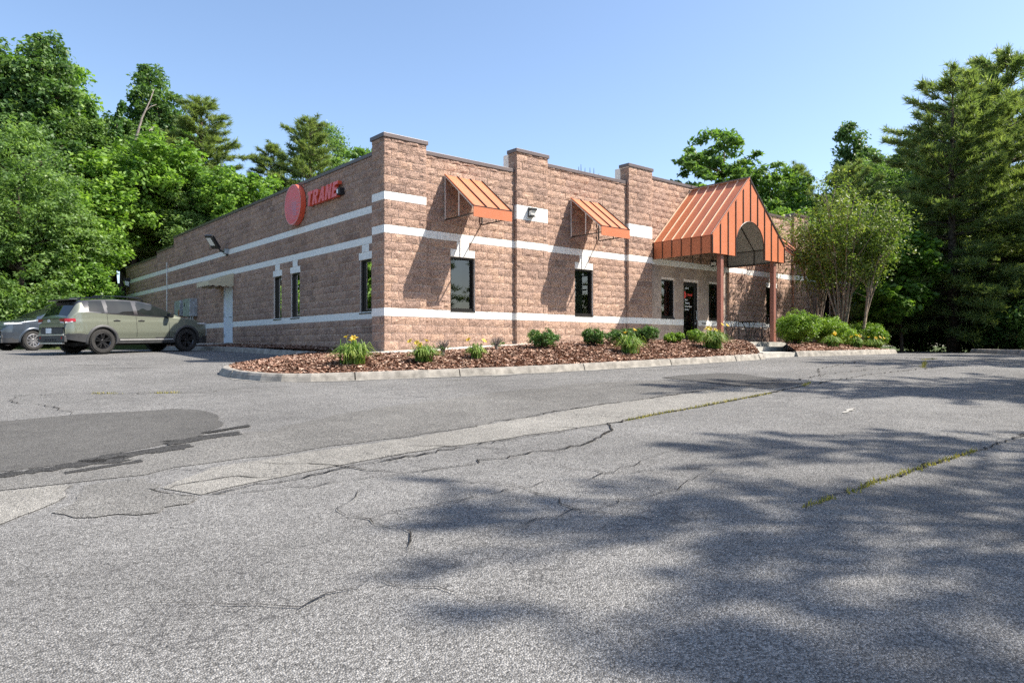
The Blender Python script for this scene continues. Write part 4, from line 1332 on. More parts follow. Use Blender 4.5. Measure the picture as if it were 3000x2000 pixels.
# ------------------------------------------------------------------ electrical boxes, conduit, antenna rods
eb = thing('meter_cabinet', 'rust-stained grey electrical cabinet on the side wall, the left one', 'electrical box', (W_FACE, 19.3, 1.45))
mb = MB(); mb.bevbox((-.30, -.42, 0), (-.002, .42, .68), .012); mb.build('cabinet', M_galv, eb)
mb = MB(); mb.poly([(-.303, -.2, .02), (-.303, -.40, .02), (-.303, -.38, .22), (-.303, -.30, .30), (-.303, -.18, .24), (-.303, -.14, .1)][::-1]); mb.build('rust_stain', M_rust, eb, recalc=False)
mb = MB(); mb.box((-.315, .36, .1), (-.301, .40, .6)); mb.build('hinge', M_galv, eb)
mb = MB(); mb.bevbox((-.16, .46, .05), (-.002, .72, .40), .01); mb.build('small_box', M_galv, eb)
eb2 = thing('switch_cabinet', 'grey electrical switch cabinet on the side wall, nearer the white door', 'electrical box', (W_FACE, 17.75, 1.38))
mb = MB(); mb.bevbox((-.34, -.50, 0), (-.002, .50, .76), .012); mb.build('cabinet', M_galv, eb2)
mb = MB(); mb.box((-.352, .22, .42), (-.341, .30, .60)); mb.build('switch_plate', M_black, eb2)
for y in (-.3, .0, .3):
    mb = MB(); mb.tube([(-.15, y, -.003), (-.15, y, -1.3)], .035, 8); mb.build('conduit', M_galv, eb2)
cdt = thing('conduit_pipe', 'thin pale conduit running up the far side wall', 'conduit', (W_FACE, 22.09, .2))
mb = MB(); mb.tube([(-.03, 0, 0), (-.03, 0, 3.95)], .03, 8); mb.build('pipe', M_tubew, cdt)
for z in (.6, 1.7, 2.8, 3.7):
    mb = MB(); mb.box((-.066, -.055, z), (-.001, .055, z + .03)); mb.build('strap', M_galv, cdt)
for k, (x, h_) in enumerate(((6.95, .17), (7.05, .26), (7.22, .18), (7.45, .22), (7.62, .24), (7.85, .1))):
    t = tag(thing('bird_rod', 'thin upright rod on the parapet between the second and third piers', 'rod', (x, .24, 26.8*c8 - .006), 0, 'rods on the parapet'))
    mb = MB(); mb.tube([(0,0,0), (random.uniform(-.01,.01), 0, h_)], [.012,.006], 5); mb.build('rod', M_tubed, t)

# ------------------------------------------------------------------ beige canvas awning over the side door
ca = thing('canvas_awning', 'beige scalloped canvas awning over the white side door', 'awning', (W_FACE, 13.4, 2.45))
y0, y1 = -.76, .78; pr = -.92; zt, zf = .44, .10
mb = MB(); nn = 10
for k in range(nn):
    a, b = y0 + (y1-y0)*k/nn, y0 + (y1-y0)*(k+1)/nn
    mb.poly([(-.01, a, zt), (-.01, b, zt), (pr, b, zf), (pr, a, zf)])
mb.build('top_sheet', M_canvas, ca, recalc=False)
for y in (y0, y1):
    mb = MB(); mb.poly([(-.01, y, zt), (-.01, y, .0), (pr, y, .05), (pr, y, zf)]); mb.build('side_sheet', M_canvas, ca, recalc=False)
mb = MB(); ns = 40
def scal(t): return -.04 - .05*abs(math.sin(math.pi*t*6))
for k in range(ns):
    a, b = k/ns, (k+1)/ns
    mb.poly([(pr - .004, y0 + (y1-y0)*a, zf), (pr - .004, y0 + (y1-y0)*b, zf), (pr - .004, y0 + (y1-y0)*b, scal(b)), (pr - .004, y0 + (y1-y0)*a, scal(a))])
for y in (y0 - .004, y1 + .004):
    for k in range(20):
        a, b = k/20, (k+1)/20
        s2 = lambda t: -.05 - .05*abs(math.sin(math.pi*t*3.5))
        mb.poly([(-.01 + (pr+.01)*a, y, .045), (-.01 + (pr+.01)*b, y, .045), (-.01 + (pr+.01)*b, y, s2(b)), (-.01 + (pr+.01)*a, y, s2(a))])
mb.build('valance', M_canvas, ca, recalc=False)
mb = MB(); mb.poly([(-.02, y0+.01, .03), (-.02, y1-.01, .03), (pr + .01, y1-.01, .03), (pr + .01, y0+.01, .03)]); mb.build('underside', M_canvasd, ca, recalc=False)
for y in (y0 + .02, y1 - .02):
    mb = MB(); mb.tube([(-.002, y, .0), (pr + .02, y, .02)], .016, 6); mb.build('frame_tube', M_tubew, ca)

# ------------------------------------------------------------------ bistro table and chairs on the porch
def arc(a, b, mid, n=8):
    a, b, mid = Vector(a), Vector(b), Vector(mid)
    return [((1-t)**2*a + 2*(1-t)*t*mid + t*t*b) for t in [k/n for k in range(n+1)]]
bt = thing('bistro_table', 'small round black wrought-iron table on the porch', 'table', (13.95, -1.3, .22))
mb = MB(); mb.lathe([(.0, .70), (.36, .70), (.37, .715), (.36, .73), (0, .73)], 24); mb.build('table_top', M_iron, bt)
for k in range(3):
    an = 2.094*k + .5; c_, s_ = math.cos(an), math.sin(an)
    mb = MB(); P_ = arc((.26*c_, .26*s_, .70), (.10*c_, .10*s_, .34), (.12*c_, .12*s_, .52), 6)[:-1] + arc((.10*c_, .10*s_, .34), (.30*c_, .30*s_, 0), (.08*c_, .08*s_, .12), 7)
    mb.tube(P_, .014, 6); mb.build('leg', M_iron, bt)
mb = MB(); mb.tube([(.105*math.cos(6.283*k/14), .105*math.sin(6.283*k/14), .34) for k in range(15)], .009, 5); mb.build('brace_ring', M_iron, bt)
def chair(label, loc, rz):
    t = thing('bistro_chair', label, 'chair', loc, rz, 'wrought-iron porch chairs')
    mb = MB(); mb.lathe([(0, .44), (.20, .44), (.21, .45), (.20, .465), (0, .465)], 20); mb.build('seat', M_iron, t)
    for sx in (-1, 1):
        mb = MB(); mb.tube(arc((.16*sx, -.13, .44), (.20*sx, -.20, 0), (.21*sx, -.15, .30), 6), .014, 6); mb.build('leg', M_iron, t)
        mb = MB(); mb.tube(arc((.15*sx, .14, .44), (.18*sx, .23, 0), (.20*sx, .16, .28), 6), .014, 6); mb.build('leg', M_iron, t)
        mb = MB(); mb.tube(arc((.15*sx, .16, .45), (.17*sx, .26, .92), (.22*sx, .20, .70), 7), .012, 6); mb.build('back_post', M_iron, t)
        mb = MB(); mb.tube(arc((.0, .17, .46), (.05*sx, .24, .88), (.14*sx, .20, .66), 8), .008, 5); mb.build('back_scroll', M_iron, t)
    mb = MB(); mb.tube(arc((-.17, .26, .92), (.17, .26, .92), (0, .28, 1.04), 8), .012, 6); mb.build('top_rail', M_iron, t)
    for z in (.60, .76):
        mb = MB(); mb.tube([(.05*math.cos(6.283*k/12), .205 + (z-.6)*.15, z + .06*math.sin(6.283*k/12)) for k in range(13)], .007, 5); mb.build('back_ring', M_iron, t)
    return t
chair('black wrought-iron chair left of the bistro table', (13.25, -1.35, .22), R(75))
chair('black wrought-iron chair right of the bistro table, partly behind the brown column', (14.62-.25, -1.9+.35, .22), R(-110))

# ------------------------------------------------------------------ cars
def paint(name, col, metal=.35, rough=.28):
    m, n, l, b = newmat(name)
    f = noise(n, l, objco(n), 90, 2)
    r = ramp(n, [(.3, tuple(c*.93 for c in col)), (.7, tuple(c*1.07 for c in col))]); l.new(f, r.inputs[0])
    l.new(r.outputs[0], b.inputs['Base Color'])
    b.inputs['Metallic'].default_value = metal; b.inputs['Roughness'].default_value = rough
    b.inputs['Coat Weight'].default_value = 1.0; b.inputs['Coat Roughness'].default_value = .03
    return m
M_green = paint('green_grey_paint', (.185,.20,.155))
M_slate = paint('slate_paint', (.055,.07,.09))
M_gloss = paint('gloss_black', (.012,.013,.015), .1, .2)
M_clad = simple('cladding', (.045,.046,.048), .55, var=.1)
M_tyre = simple('tyre_rubber', (.022,.021,.020), .85, var=.2, scale=20)
M_well = simple('wheel_well', (.006,.006,.006), .95)
M_rimd = simple('dark_rim', (.085,.085,.088), .28, metal=.9, var=.1)
M_rims = simple('silver_rim', (.55,.55,.56), .28, metal=.9, var=.05)
M_chrome = simple('satin_trim', (.62,.62,.60), .3, metal=.8, var=.05)
M_tail = simple('tail_lens', (.30,.014,.022), .15, var=.1)
M_head = simple('head_lens', (.62,.64,.66), .12, var=.1)
M_plate = simple('plate_white', (.75,.77,.78), .5, var=.05)
def cglass():
    m, n, l, b = newmat('car_glass')
    b.inputs['Base Color'].default_value = (.010,.013,.013,1)
    f = noise(n, l, objco(n), 3, 2)
    r = ramp(n, [(.3, (.008,.011,.011)), (.7, (.016,.02,.019))]); l.new(f, r.inputs[0]); l.new(r.outputs[0], b.inputs['Base Color'])
    b.inputs['Roughness'].default_value = .02; b.inputs['Specular IOR Level'].default_value = .55
    return m
M_cglass = cglass()

def wheel(parent, x, y, sgn, Rt, rim_mat, spokes, wd=.225):
    t = bpy.data.objects.new('wheel', None); COL.objects.link(t); t.parent = parent; t.location = (x, y, Rt); t.empty_display_size = .1
    # local: axle along y, outer face towards sgn
    o = sgn*wd/2
    rr_ = Rt*.66
    mb = MB(); mb.lathe([(rr_, -o*.9), (rr_+.02, -o), (Rt-.035, -o), (Rt-.008, -o*.78), (Rt, -o*.4), (Rt, o*.4), (Rt-.008, o*.78), (Rt-.035, o), (rr_+.02, o), (rr_, o*.9), (rr_-.015, o*.7)], 36, axis='y')
    mb.build('tyre', M_tyre, t, smooth=False)
    # tread lugs
    mb = MB()
    for k in range(44):
        an = 6.2832*k/44
        for yy in (-.62, .62):
            ca, sa = math.cos(an), math.sin(an)
            mb.bar(((Rt+.004)*ca, o*yy - .03, (Rt+.004)*sa), ((Rt+.004)*ca, o*yy + .03, (Rt+.004)*sa), .016, .024, side=(ca, 0, sa))
    mb.build('tread', M_tyre, t)
    mb = MB(); mb.lathe([(rr_, o*.9), (rr_-.012, o*.93), (rr_-.03, o*.75), (rr_-.04, 0), (rr_-.05, -o*.5), (.02, -o*.5)], 32, axis='y'); rim = mb.build('rim', rim_mat if rim_mat is M_rims else M_rimd, t)
    mb = MB()
    for k in range(spokes):
        an = 6.2832*k/spokes + .3
        for da in ((-.13, .13) if spokes <= 6 else (0,)):
            a0, a1 = an + da*.6, an + da*1.7
            p0 = (.05*math.cos(a0), o*.62, .05*math.sin(a0)); p1 = ((rr_-.02)*math.cos(a1), o*.80, (rr_-.02)*math.sin(a1))
            mb.bar(p0, p1, .042 if spokes <= 6 else .05, .03, side=(-math.sin(an), 0, math.cos(an)))
    mb.build('spoke', rim_mat, t)
    mb = MB(); mb.lathe([(.0, o*.74), (.045, o*.74), (.065, o*.66), (.07, o*.4)], 16, axis='y'); mb.build('hub_cap', rim_mat, t)
    return t

def suv(name, label, loc, rz, paint_m, roof_m, rim_m, spokes, P):
    L, WB0, WB1, Rt = P['L'], P['rear'], P['front'], P['Rt']
    root = thing(name, label, 'car', loc, rz)
    off = Vector((-L/2, 0, 0))
    top = np.array(P['top']); belt = np.array(P['belt']); wid = np.array(P['w']); bot = np.array(P['bot']); rail = np.array(P['rail'])
    def smooth_interp(x, K):
        x = np.asarray(x, float)
        h = .05
        return (np.interp(x - h, K[:,0], K[:,1]) + 2*np.interp(x, K[:,0], K[:,1]) + np.interp(x + h, K[:,0], K[:,1]))/4
    xs = np.unique(np.concatenate([np.linspace(0, .5, 26), np.arange(.5, L - .5, .03), np.linspace(L - .5, L, 26)]))
    zt = smooth_interp(xs, top); W_ = smooth_interp(xs, wid)/1.0; zb = np.minimum(smooth_interp(xs, belt), zt - .06); zs = smooth_interp(xs, bot)
    yr = smooth_interp(xs, rail)*W_; zr = np.maximum(zt - .045, zb + .012)
    pz = np.array([(.2,.93),(.36,.955),(.5,.975),(.62,1.0),(.74,.996),(.86,.985),(.95,.978),(1.02,.962),(1.2,.94)])
    n1, n2, n3 = 22, 12, 7
    rows = n1 + n2 + n3
    Y = np.zeros((len(xs), rows+1)); Z = np.zeros_like(Y)
    for k in range(n1+1):
        t = k/n1; Z[:,k] = zs + (zb - zs)*t; Y[:,k] = W_*np.interp(Z[:,k], pz[:,0], pz[:,1])
    yb_ = Y[:,n1]
    for k in range(1, n2+1):
        t = k/n2; cv = t + .10*t*(1-t)
        Z[:,n1+k] = zb + (zr - zb)*cv; Y[:,n1+k] = yb_ + (yr - yb_)*(t**1.15)
    for k in range(1, n3+1):
        t = k/n3; Y[:,n1+n2+k] = yr*(1-t); Z[:,n1+n2+k] = zr + (zt - zr)*math.sin(t*math.pi/2)
    parts = {}
    def reg(i, k, side):
        x = (xs[i] + xs[i+1])/2; z = Z[i:i+2, k:k+2].mean()
        if k < n1:
            for xw in (WB0, WB1):
                if math.hypot(x - xw, z - Rt) < Rt + .045: return None
            if z < P['clad'] or (x < .55 and z < P['cladr']) or (x > L - .32 and z < P['cladf']): return ('cladding', M_clad)
            if P['d1'][0] < x < P['d1'][1] : return ('front_door' , paint_m)
            if P['d0'][0] < x < P['d0'][1] and math.hypot(x - WB0, z - Rt) > Rt + .07: return ('rear_door', paint_m)
            return ('body', paint_m)
        if k < n1 + n2:
            s = (k - n1 + .5)/n2
            for nm, a, b in (('quarter_window', *P['q']), ('rear_door_window', *P['w0']), ('front_door_window', *P['w1'])):
                lean = .10*s
                if a + lean*(1 if nm == 'quarter_window' else .35) < x < b - (.02*s) and .07 < s < .90: return (nm, M_cglass)
            if P['q'][0] - .1 < x < P['w1'][1] + .02: return ('window_frame', M_gloss)
            if s > .8 and x < P['ws'][1]: return ('roof', roof_m)
            return ('body', paint_m)
        if P['ws'][0] < x < P['ws'][1]: return ('windshield', M_cglass) if k > n1 + n2 else ('roof', roof_m)
        if P['rw'][0] < x < P['rw'][1]: return ('rear_window', M_cglass)
        if P['rw'][1] <= x <= P['ws'][0]: return ('roof', roof_m)
        if x > P['ws'][1]: return ('hood', paint_m)
        return ('body', paint_m)
    for i in range(len(xs)-1):
        for k in range(rows):
            for side in (-1, 1):
                r_ = reg(i, k, side)
                if r_ is None: continue
                nm, mt = r_
                key = (nm, side if nm in ('front_door','rear_door','quarter_window','rear_door_window','front_door_window') else 0)
                mb, _ = parts.setdefault(key, (MB(), mt))
                q = [(xs[i], side*Y[i,k], Z[i,k]), (xs[i+1], side*Y[i+1,k], Z[i+1,k]), (xs[i+1], side*Y[i+1,k+1], Z[i+1,k+1]), (xs[i], side*Y[i,k+1], Z[i,k+1])]
                if side > 0: q = q[::-1]
                mb.poly(q)
    # end caps
    for i, nm in ((0, 'body'), (len(xs)-1, 'body')):
        mb, _ = parts[('body', 0)]
        pr_ = [(xs[i], -Y[i,k], Z[i,k]) for k in range(rows+1)] + [(xs[i], Y[i,k], Z[i,k]) for k in range(rows-1, -1, -1)]
        mb.poly(pr_ if i else pr_[::-1])
    for (nm, sd_), (mb, mt) in parts.items():
        me = mb.mesh(nm, mt, True)
        bm = bmesh.new(); bm.from_mesh(me); bmesh.ops.remove_doubles(bm, verts=bm.verts[:], dist=.0004); bm.to_mesh(me); bm.free()
        o = link(nm, me, root); o.location = off
        parts[(nm, sd_)] = o
    def add(mb, nm, mt, par=None, sm=False):
        o = mb.build(nm, mt, par or root, smooth=sm)
        if par is None: o.location = off
        return o
    def ysurf(x, z):
        return float(smooth_interp(x, wid)*np.interp(z, pz[:,0], pz[:,1]))
    # wheels, wells and arch flares
    for xw in (WB0, WB1):
        for side in (-1, 1):
            wh = wheel(root, xw - L/2, side*(ysurf(xw, .6) - .125), side, Rt, rim_m, spokes)
            mb = MB(); n = 18; ya, yi = side*(ysurf(xw, .6) - .02), side*(ysurf(xw, .6) - .36)
            for k in range(n):
                a0, a1 = math.pi*(-.08 + 1.16*k/n), math.pi*(-.08 + 1.16*(k+1)/n); rw = Rt + .05
                mb.poly([(xw + rw*math.cos(a0), ya, Rt + rw*math.sin(a0)), (xw + rw*math.cos(a1), ya, Rt + rw*math.sin(a1)), (xw + rw*math.cos(a1), yi, Rt + rw*math.sin(a1)), (xw + rw*math.cos(a0), yi, Rt + rw*math.sin(a0))])
            mb.poly([(xw + (Rt+.05)*math.cos(6.2832*k/24), yi, max(.2, Rt + (Rt+.05)*math.sin(6.2832*k/24))) for k in range(24)])
            add(mb, 'wheel_well', M_well)
            mb = MB(); n = 26
            prev = None
            for k in range(n+1):
                a = math.pi*(-.10 + 1.20*k/n); ring = []
                for rr_, dy in ((Rt+.030, -.03), (Rt+.034, .012), (Rt+.06, .018), (Rt+.105, .012), (Rt+.118, -.004)):
                    x = xw + rr_*math.cos(a); z = max(zs.min() + .02, Rt + rr_*math.sin(a))
                    ring.append(mb.vert(x, side*(ysurf(min(max(x, .02), L-.02), z) + dy), z))
                if prev:
                    for j in range(4): mb.face((prev[j], ring[j], ring[j+1], prev[j+1]))
                prev = ring
            add(mb, 'wheel_arch', M_clad if P['flare'] else paint_m, sm=True)
    # underbody
    mb = MB(); mb.box((.35, -.70, .24), (L - .35, .70, .34)); add(mb, 'underbody', M_well)
    for side in (-1, 1):
        # shut lines
        mb = MB()
        for x in (P['d0'][0] + .0, P['d0'][1], P['d1'][1]):
            zz = np.linspace(P['clad'] + .02, np.interp(x, belt[:,0], belt[:,1]) - .01, 14)
            for za, zc in zip(zz[:-1], zz[1:]):
                if any(math.hypot(x - xw, za - Rt) < Rt + .12 for xw in (WB0, WB1)): continue
                mb.poly([(x - .005, side*(ysurf(x, za) + .0025), za), (x + .005, side*(ysurf(x, za) + .0025), za), (x + .005, side*(ysurf(x, zc) + .0025), zc), (x - .005, side*(ysurf(x, zc) + .0025), zc)])
        add(mb, 'shut_line', M_black)
        # door handles, mirror, sill strip
        for x, nm in ((P['d0'][0] + .28, ('rear_door', side)), (P['d1'][0] + .16, ('front_door', side))):
            z = .985; mb = MB(); y = ysurf(x, z)
            mb.bevbox((x - .10, side*y + side*.012 - .012, z - .014), (x + .10, side*y + side*.012 + .012, z + .014), .008)
            add(mb, 'handle', M_black, parts.get(nm))
            mb = MB(); mb.poly([(x + .07*math.cos(6.283*k/14), side*(y + .003), z + .032*math.sin(6.283*k/14)) for k in range(14)]); add(mb, 'handle_recess', M_clad)
        xm = P['w1'][1] - .16; zm = np.interp(xm, belt[:,0], belt[:,1]) + .05; ym = ysurf(xm, .95)
        mb = MB(); mb.bevbox((xm - .06, min(side*(ym + .02), side*(ym + .22)), zm - .05), (xm + .08, max(side*(ym + .02), side*(ym + .22)), zm + .10), .035)
        add(mb, 'mirror', M_gloss)
        mb = MB(); mb.bar((xm + .02, side*(ym - .05), zm - .04), (xm + .02, side*(ym + .06), zm - .02), .05, .03); add(mb, 'mirror_arm', M_black)
        if P['flare']:
            mb = MB(); x0, x1 = WB0 + Rt + .14, WB1 - Rt - .12
            for k in range(12):
                a, b = x0 + (x1-x0)*k/12, x0 + (x1-x0)*(k+1)/12; zk = P['clad'] - .055
                mb.poly([(a, side*(ysurf(a, zk) + .016), zk - .018), (b, side*(ysurf(b, zk) + .016), zk - .018), (b, side*(ysurf(b, zk) + .010), zk + .018), (a, side*(ysurf(a, zk) + .010), zk + .018)])
            add(mb, 'sill_strip', M_chrome)
        # roof rails
        ra = np.linspace(P['rr'][0], P['rr'][1], 12)
        mb = MB(); mb.tube([(x, side*(float(np.interp(x, xs, yr)) - .04), float(np.interp(x, xs, zt)) + (.055 if 0 < k < 11 else -.005)) for k, x in enumerate(ra)], .016, 6); add(mb, 'roof_rail', M_gloss)
    mb = MB(); mb.extrude([[(0,0),(.10,0),(.07,.05),(.02,.06)]], (.75, -.012, float(np.interp(.8, xs, zt)) - .012), (1,0,0), (0,0,1), (0,.024,0)); add(mb, 'antenna_fin', M_gloss)
    # rear end
    mb = MB(); mb.bevbox((.20, -.60, 1.575), (.44, .60, 1.625), .018); add(mb, 'spoiler', roof_m)
    if P['flare']:
        mb = MB(); mb.bevbox((-.035, -.74, .36), (.05, .74, .545), .02); bp = add(mb, 'rear_bumper', M_clad)
        mb = MB(); mb.bevbox((-.050, -.70, .548), (.02, .70, .585), .008); add(mb, 'bumper_strip', M_chrome)
        mb = MB(); mb.bevbox((-.040, -.60, .30), (.05, .60, .352), .015); add(mb, 'skid_plate', M_chrome)
        mb = MB(); mb.bevbox((-.014, -.60, .60), (.03, .60, .775), .012); add(mb, 'plate_panel', M_clad)
        mb = MB(); mb.bevbox((-.026, -.02, .615), (-.015, .29, .765), .003); pl = add(mb, 'number_plate', M_plate)
        mb = MB(); mb.bevbox((-.012, -.66, .79), (.03, .66, .90), .012); add(mb, 'tailgate_step', paint_m)
        mb = MB(); mb.bevbox((-.010, -.58, .905), (.035, .58, 1.02), .01); add(mb, 'tailgate_panel', paint_m)
        mb = MB(); mb.bevbox((-.020, -.62, 1.025), (.04, .62, 1.05), .006); add(mb, 'light_bar', M_gloss)
        for sy in (-1, 1):
            mb = MB(); mb.bevbox((-.040, sy*.60 - .035, .45), (-.030, sy*.60 + .035, .52), .003); add(mb, 'reflector', M_tail)
        for k in range(5):
            mb = MB(); mb.box((-.0385, -.28 + .13*k, .40), (-.0355, -.22 + .13*k, .45)); add(mb, 'bumper_slot', M_well)
        oo = text('KIA', .10, M_textw, lambda u_, z_, d_: (d_, -u_, z_), -.20, .955, -.012, root, name='badge', bold=.006); oo.location = off
    for side in (-1, 1):
        mb = MB()
        xt = [0.0, .04, .08, .13, .18, .24]
        for a, b in zip(xt[:-1], xt[1:]):
            q = []
            for x, z in ((a, .93 + .10*a), (b, .93 + .10*b), (b, 1.03), (a, 1.045)):
                q.append((x - .004, side*(float(np.interp(x, xs, W_))*np.interp(z, pz[:,0], pz[:,1]) + .012), z))
            mb.poly(q)
        y0_ = float(np.interp(0, xs, W_))*.98 + .012
        mb.poly([(-.012, side*y0_, .93), (-.012, side*y0_, 1.045), (-.016, side*.42, 1.03), (-.016, side*.52, .955)])
        tl = add(mb, 'tail_light', M_tail)
        mb = MB()
        mb.poly([(-.018, side*(y0_-.02), .905), (-.018, side*(y0_-.02), .945), (-.020, side*.50, .95), (-.020, side*.54, .91)])
        mb.poly([(.0, side*(y0_ + .006), .905), (.16, side*(float(np.interp(.16, xs, W_)) + .004), .93), (.16, side*(float(np.interp(.16, xs, W_)) + .004), .965), (.0, side*(y0_ + .006), .945)])
        add(mb, 'reverse_light', M_head)
        # head lights and grille
        mb = MB()
        xh = [L - .55, L - .42, L - .30, L - .20, L - .12, L - .06]
        for a, b in zip(xh[:-1], xh[1:]):
            q = []
            ta, tb_ = (a - (L - .55))/.5, (b - (L - .55))/.5
            hz = P['hl']
            for x, z in ((a, hz + .06 - .045*ta), (b, hz + .06 - .045*tb_), (b, hz + .075 + .02*(1-tb_)), (a, hz + .075 + .05*(1-ta)*ta*2)):
                q.append((x + .006, side*(float(np.interp(x, xs, W_))*np.interp(z, pz[:,0], pz[:,1]) + .010), z - .05))
            mb.poly(q)
        hl = add(mb, 'headlight', M_head)
        mb = MB(); mb.bevbox((L - .10, side*.52 - .12, .42), (L + .005, side*.52 + .12, .54), .02); add(mb, 'fog_light_bezel', M_clad)
        mb = MB(); mb.box((L + .004, side*.52 - .07, .46), (L + .010, side*.52 + .07, .50)); add(mb, 'fog_light', M_head)
    mb = MB(); mb.bevbox((L - .10, -.50, .55), (L + .012, .50, .76), .02); add(mb, 'grille', M_gloss)
    mb = MB(); mb.bevbox((L - .10, -.62, .26), (L + .010, .62, .40), .02); add(mb, 'front_skirt', M_clad)
    return root

SPORT = dict(L=4.66, rear=.98, front=3.735, Rt=.372, clad=.46, cladr=.60, cladf=.50, flare=True, hl=.90,
    top=[(0,.70),(.03,1.02),(.07,1.10),(.34,1.55),(.42,1.605),(.9,1.655),(1.6,1.675),(2.2,1.65),(2.62,1.575),(3.05,1.40),(3.45,1.21),(3.62,1.155),(3.9,1.115),(4.25,1.055),(4.48,.98),(4.6,.89),(4.66,.72)],
    belt=[(0,.98),(.3,1.22),(.7,1.215),(1.2,1.175),(2.0,1.13),(3.0,1.09),(3.5,1.08),(4.0,1.04),(4.66,.82)],
    w=[(0,.72),(.06,.80),(.18,.865),(.45,.915),(.9,.93),(3.7,.93),(4.1,.905),(4.4,.85),(4.55,.77),(4.66,.62)],
    bot=[(0,.44),(.4,.36),(.9,.30),(3.8,.29),(4.4,.27),(4.66,.30)],
    rail=[(0,.80),(.3,.72),(.5,.70),(2.4,.70),(2.8,.74),(3.5,.86),(4.66,.86)],
    d0=(1.13,2.02), d1=(2.02,3.10), q=(.60,1.08), w0=(1.16,1.98), w1=(2.08,3.22), ws=(2.62,3.52), rw=(.09,.345), rr=(.75,2.45))
ESC = dict(SPORT, L=4.52, rear=.92, front=3.61, Rt=.352, clad=.40, cladr=.50, cladf=.44, flare=False, hl=.93,
    top=[(0,.80),(.03,1.05),(.08,1.15),(.36,1.55),(.45,1.60),(.9,1.65),(1.6,1.68),(2.2,1.65),(2.6,1.57),(3.0,1.40),(3.42,1.18),(3.55,1.13),(3.85,1.09),(4.15,1.03),(4.36,.94),(4.46,.84),(4.52,.70)],
    w=[(0,.72),(.06,.80),(.18,.865),(.45,.905),(.9,.915),(3.5,.915),(3.95,.89),(4.25,.83),(4.42,.74),(4.52,.60)],
    d0=(1.08,1.95), d1=(1.95,3.0), q=(.60,1.02), w0=(1.10,1.90), w1=(2.02,3.15), ws=(2.6,3.48), rw=(.09,.345), rr=(.75,2.4))
# heading: nose towards the side wall, parked at an angle
HD = R(19)
rx, ry = -4.50, 8.86                                   # near-side rear wheel contact
fx, fy = math.cos(HD), math.sin(HD)
ccx = rx + fx*(4.66/2 - .98) - fy*.80; ccy = ry + fy*(4.66/2 - .98) + fx*.80
car1 = suv('parked_suv', 'green-grey compact SUV with black cladding parked nose towards the side wall', (ccx, ccy, gzf(ccx, ccy) + .0), HD, M_green, M_gloss, M_rimd, 5, SPORT)
zr_, zf_ = gzf(ccx - fx*1.35, ccy - fy*1.35), gzf(ccx + fx*1.4, ccy + fy*1.4)
car1.location.z = (zr_ + zf_)/2 + .002; car1.rotation_euler = (0, -math.atan2(zf_ - zr_, 2.75), HD)
h2 = HD + math.pi + R(4)
X2, d2 = -17.0, 25.2                                    # near-side front wheel, lot frame
wx2, wy2 = lot(X2, d2)
f2x, f2y = math.cos(h2), math.sin(h2)
c2x = wx2 - f2x*(3.61 - 4.52/2) + (f2y*.78); c2y = wy2 - f2y*(3.61 - 4.52/2) - (f2x*.78)
car2 = suv('parked_car', 'dark slate SUV with silver wheels at the left edge, facing left behind the green-grey SUV', (c2x, c2y, gzf(c2x, c2y) + .002), h2, M_slate, M_slate, M_rims, 10, ESC)

# ------------------------------------------------------------------ plants
def nrm(v):
    return v/np.maximum(np.linalg.norm(v, axis=1, keepdims=True), 1e-9)

def leaf_cloud(name, centers, rad, per, size, mat, seed, flat=.8, up=.5, out=.35, aspect=.55, tb=.5, droop=0):
    """leaves spread through clumps: diamond blades with their own tilt and tint"""
    r2 = np.random.default_rng(seed)
    C_ = np.repeat(centers, per, 0); R_ = np.repeat(rad, per)
    n = len(C_)
    dv = nrm(r2.normal(size=(n,3))); rr_ = r2.random(n)**.45
    loc = dv*rr_[:,None]*R_[:,None]; loc[:,2] *= flat
    p = C_ + loc
    nn = nrm(dv*out + np.array([0,0,up]) + r2.normal(size=(n,3))*.45)
    tg = nrm(np.cross(nn, r2.normal(size=(n,3))))
    tg[:,2] -= droop; tg = nrm(tg)
    sd = nrm(np.cross(nn, tg))
    s = size*(.6 + .8*r2.random(n))
    L_ = tg*s[:,None]; Wd = sd*(s*aspect*.5)[:,None]
    V = np.stack([p - L_*.5, p + Wd - L_*.05, p + L_*.5, p - Wd - L_*.05], 1).reshape(-1,3)
    F = np.arange(4*n).reshape(-1,4)
    ct = np.repeat(r2.random(len(centers)), per)
    tint = np.clip(tb + (ct - .5)*.45 + (r2.random(n) - .5)*.55 + .18*nn[:,2]*0, 0, 1)
    return np_mesh(name, V, F, mat, tint)

def shell_points(lobes, n, r2, inner=.45):
    """points in a union of ellipsoids, denser towards the outside"""
    out = []
    vol = np.array([l[3]*l[4]*l[5] for l in lobes])**.67; vol = vol/vol.sum()
    for l, k in zip(lobes, np.maximum(1, (vol*n).astype(int))):
        d = nrm(r2.normal(size=(k,3))); rr_ = inner + (1-inner)*r2.random(k)**.6
        out.append(np.array(l[:3]) + d*rr_[:,None]*np.array(l[3:6]))
    return np.concatenate(out)

def branches(mb, trunk, centers, r2, n, r0):
    """limbs from the trunk to some of the leaf clumps"""
    T = [Vector(p) for p in trunk]
    idx = r2.choice(len(centers), min(n, len(centers)), replace=False)
    for i in idx:
        c = Vector(centers[i])
        # leave the trunk well below the clump
        zt = c.z - .35*math.hypot(c.x, c.y) - .3
        k = min(range(len(T)), key=lambda j: abs(T[j].z - zt))
        a = T[k]
        mid = (a + c)/2 + Vector((0, 0, .12*(c - a).length))
        pts = [((1-t)**2*a + 2*(1-t)*t*mid + t*t*c) for t in (0,.25,.5,.75,1)]
        rr_ = r0*(.35 + .3*r2.random())*(1 - .5*k/len(T))
        mb.tube(pts, [rr_, rr_*.8, rr_*.6, rr_*.42, rr_*.2], 5)

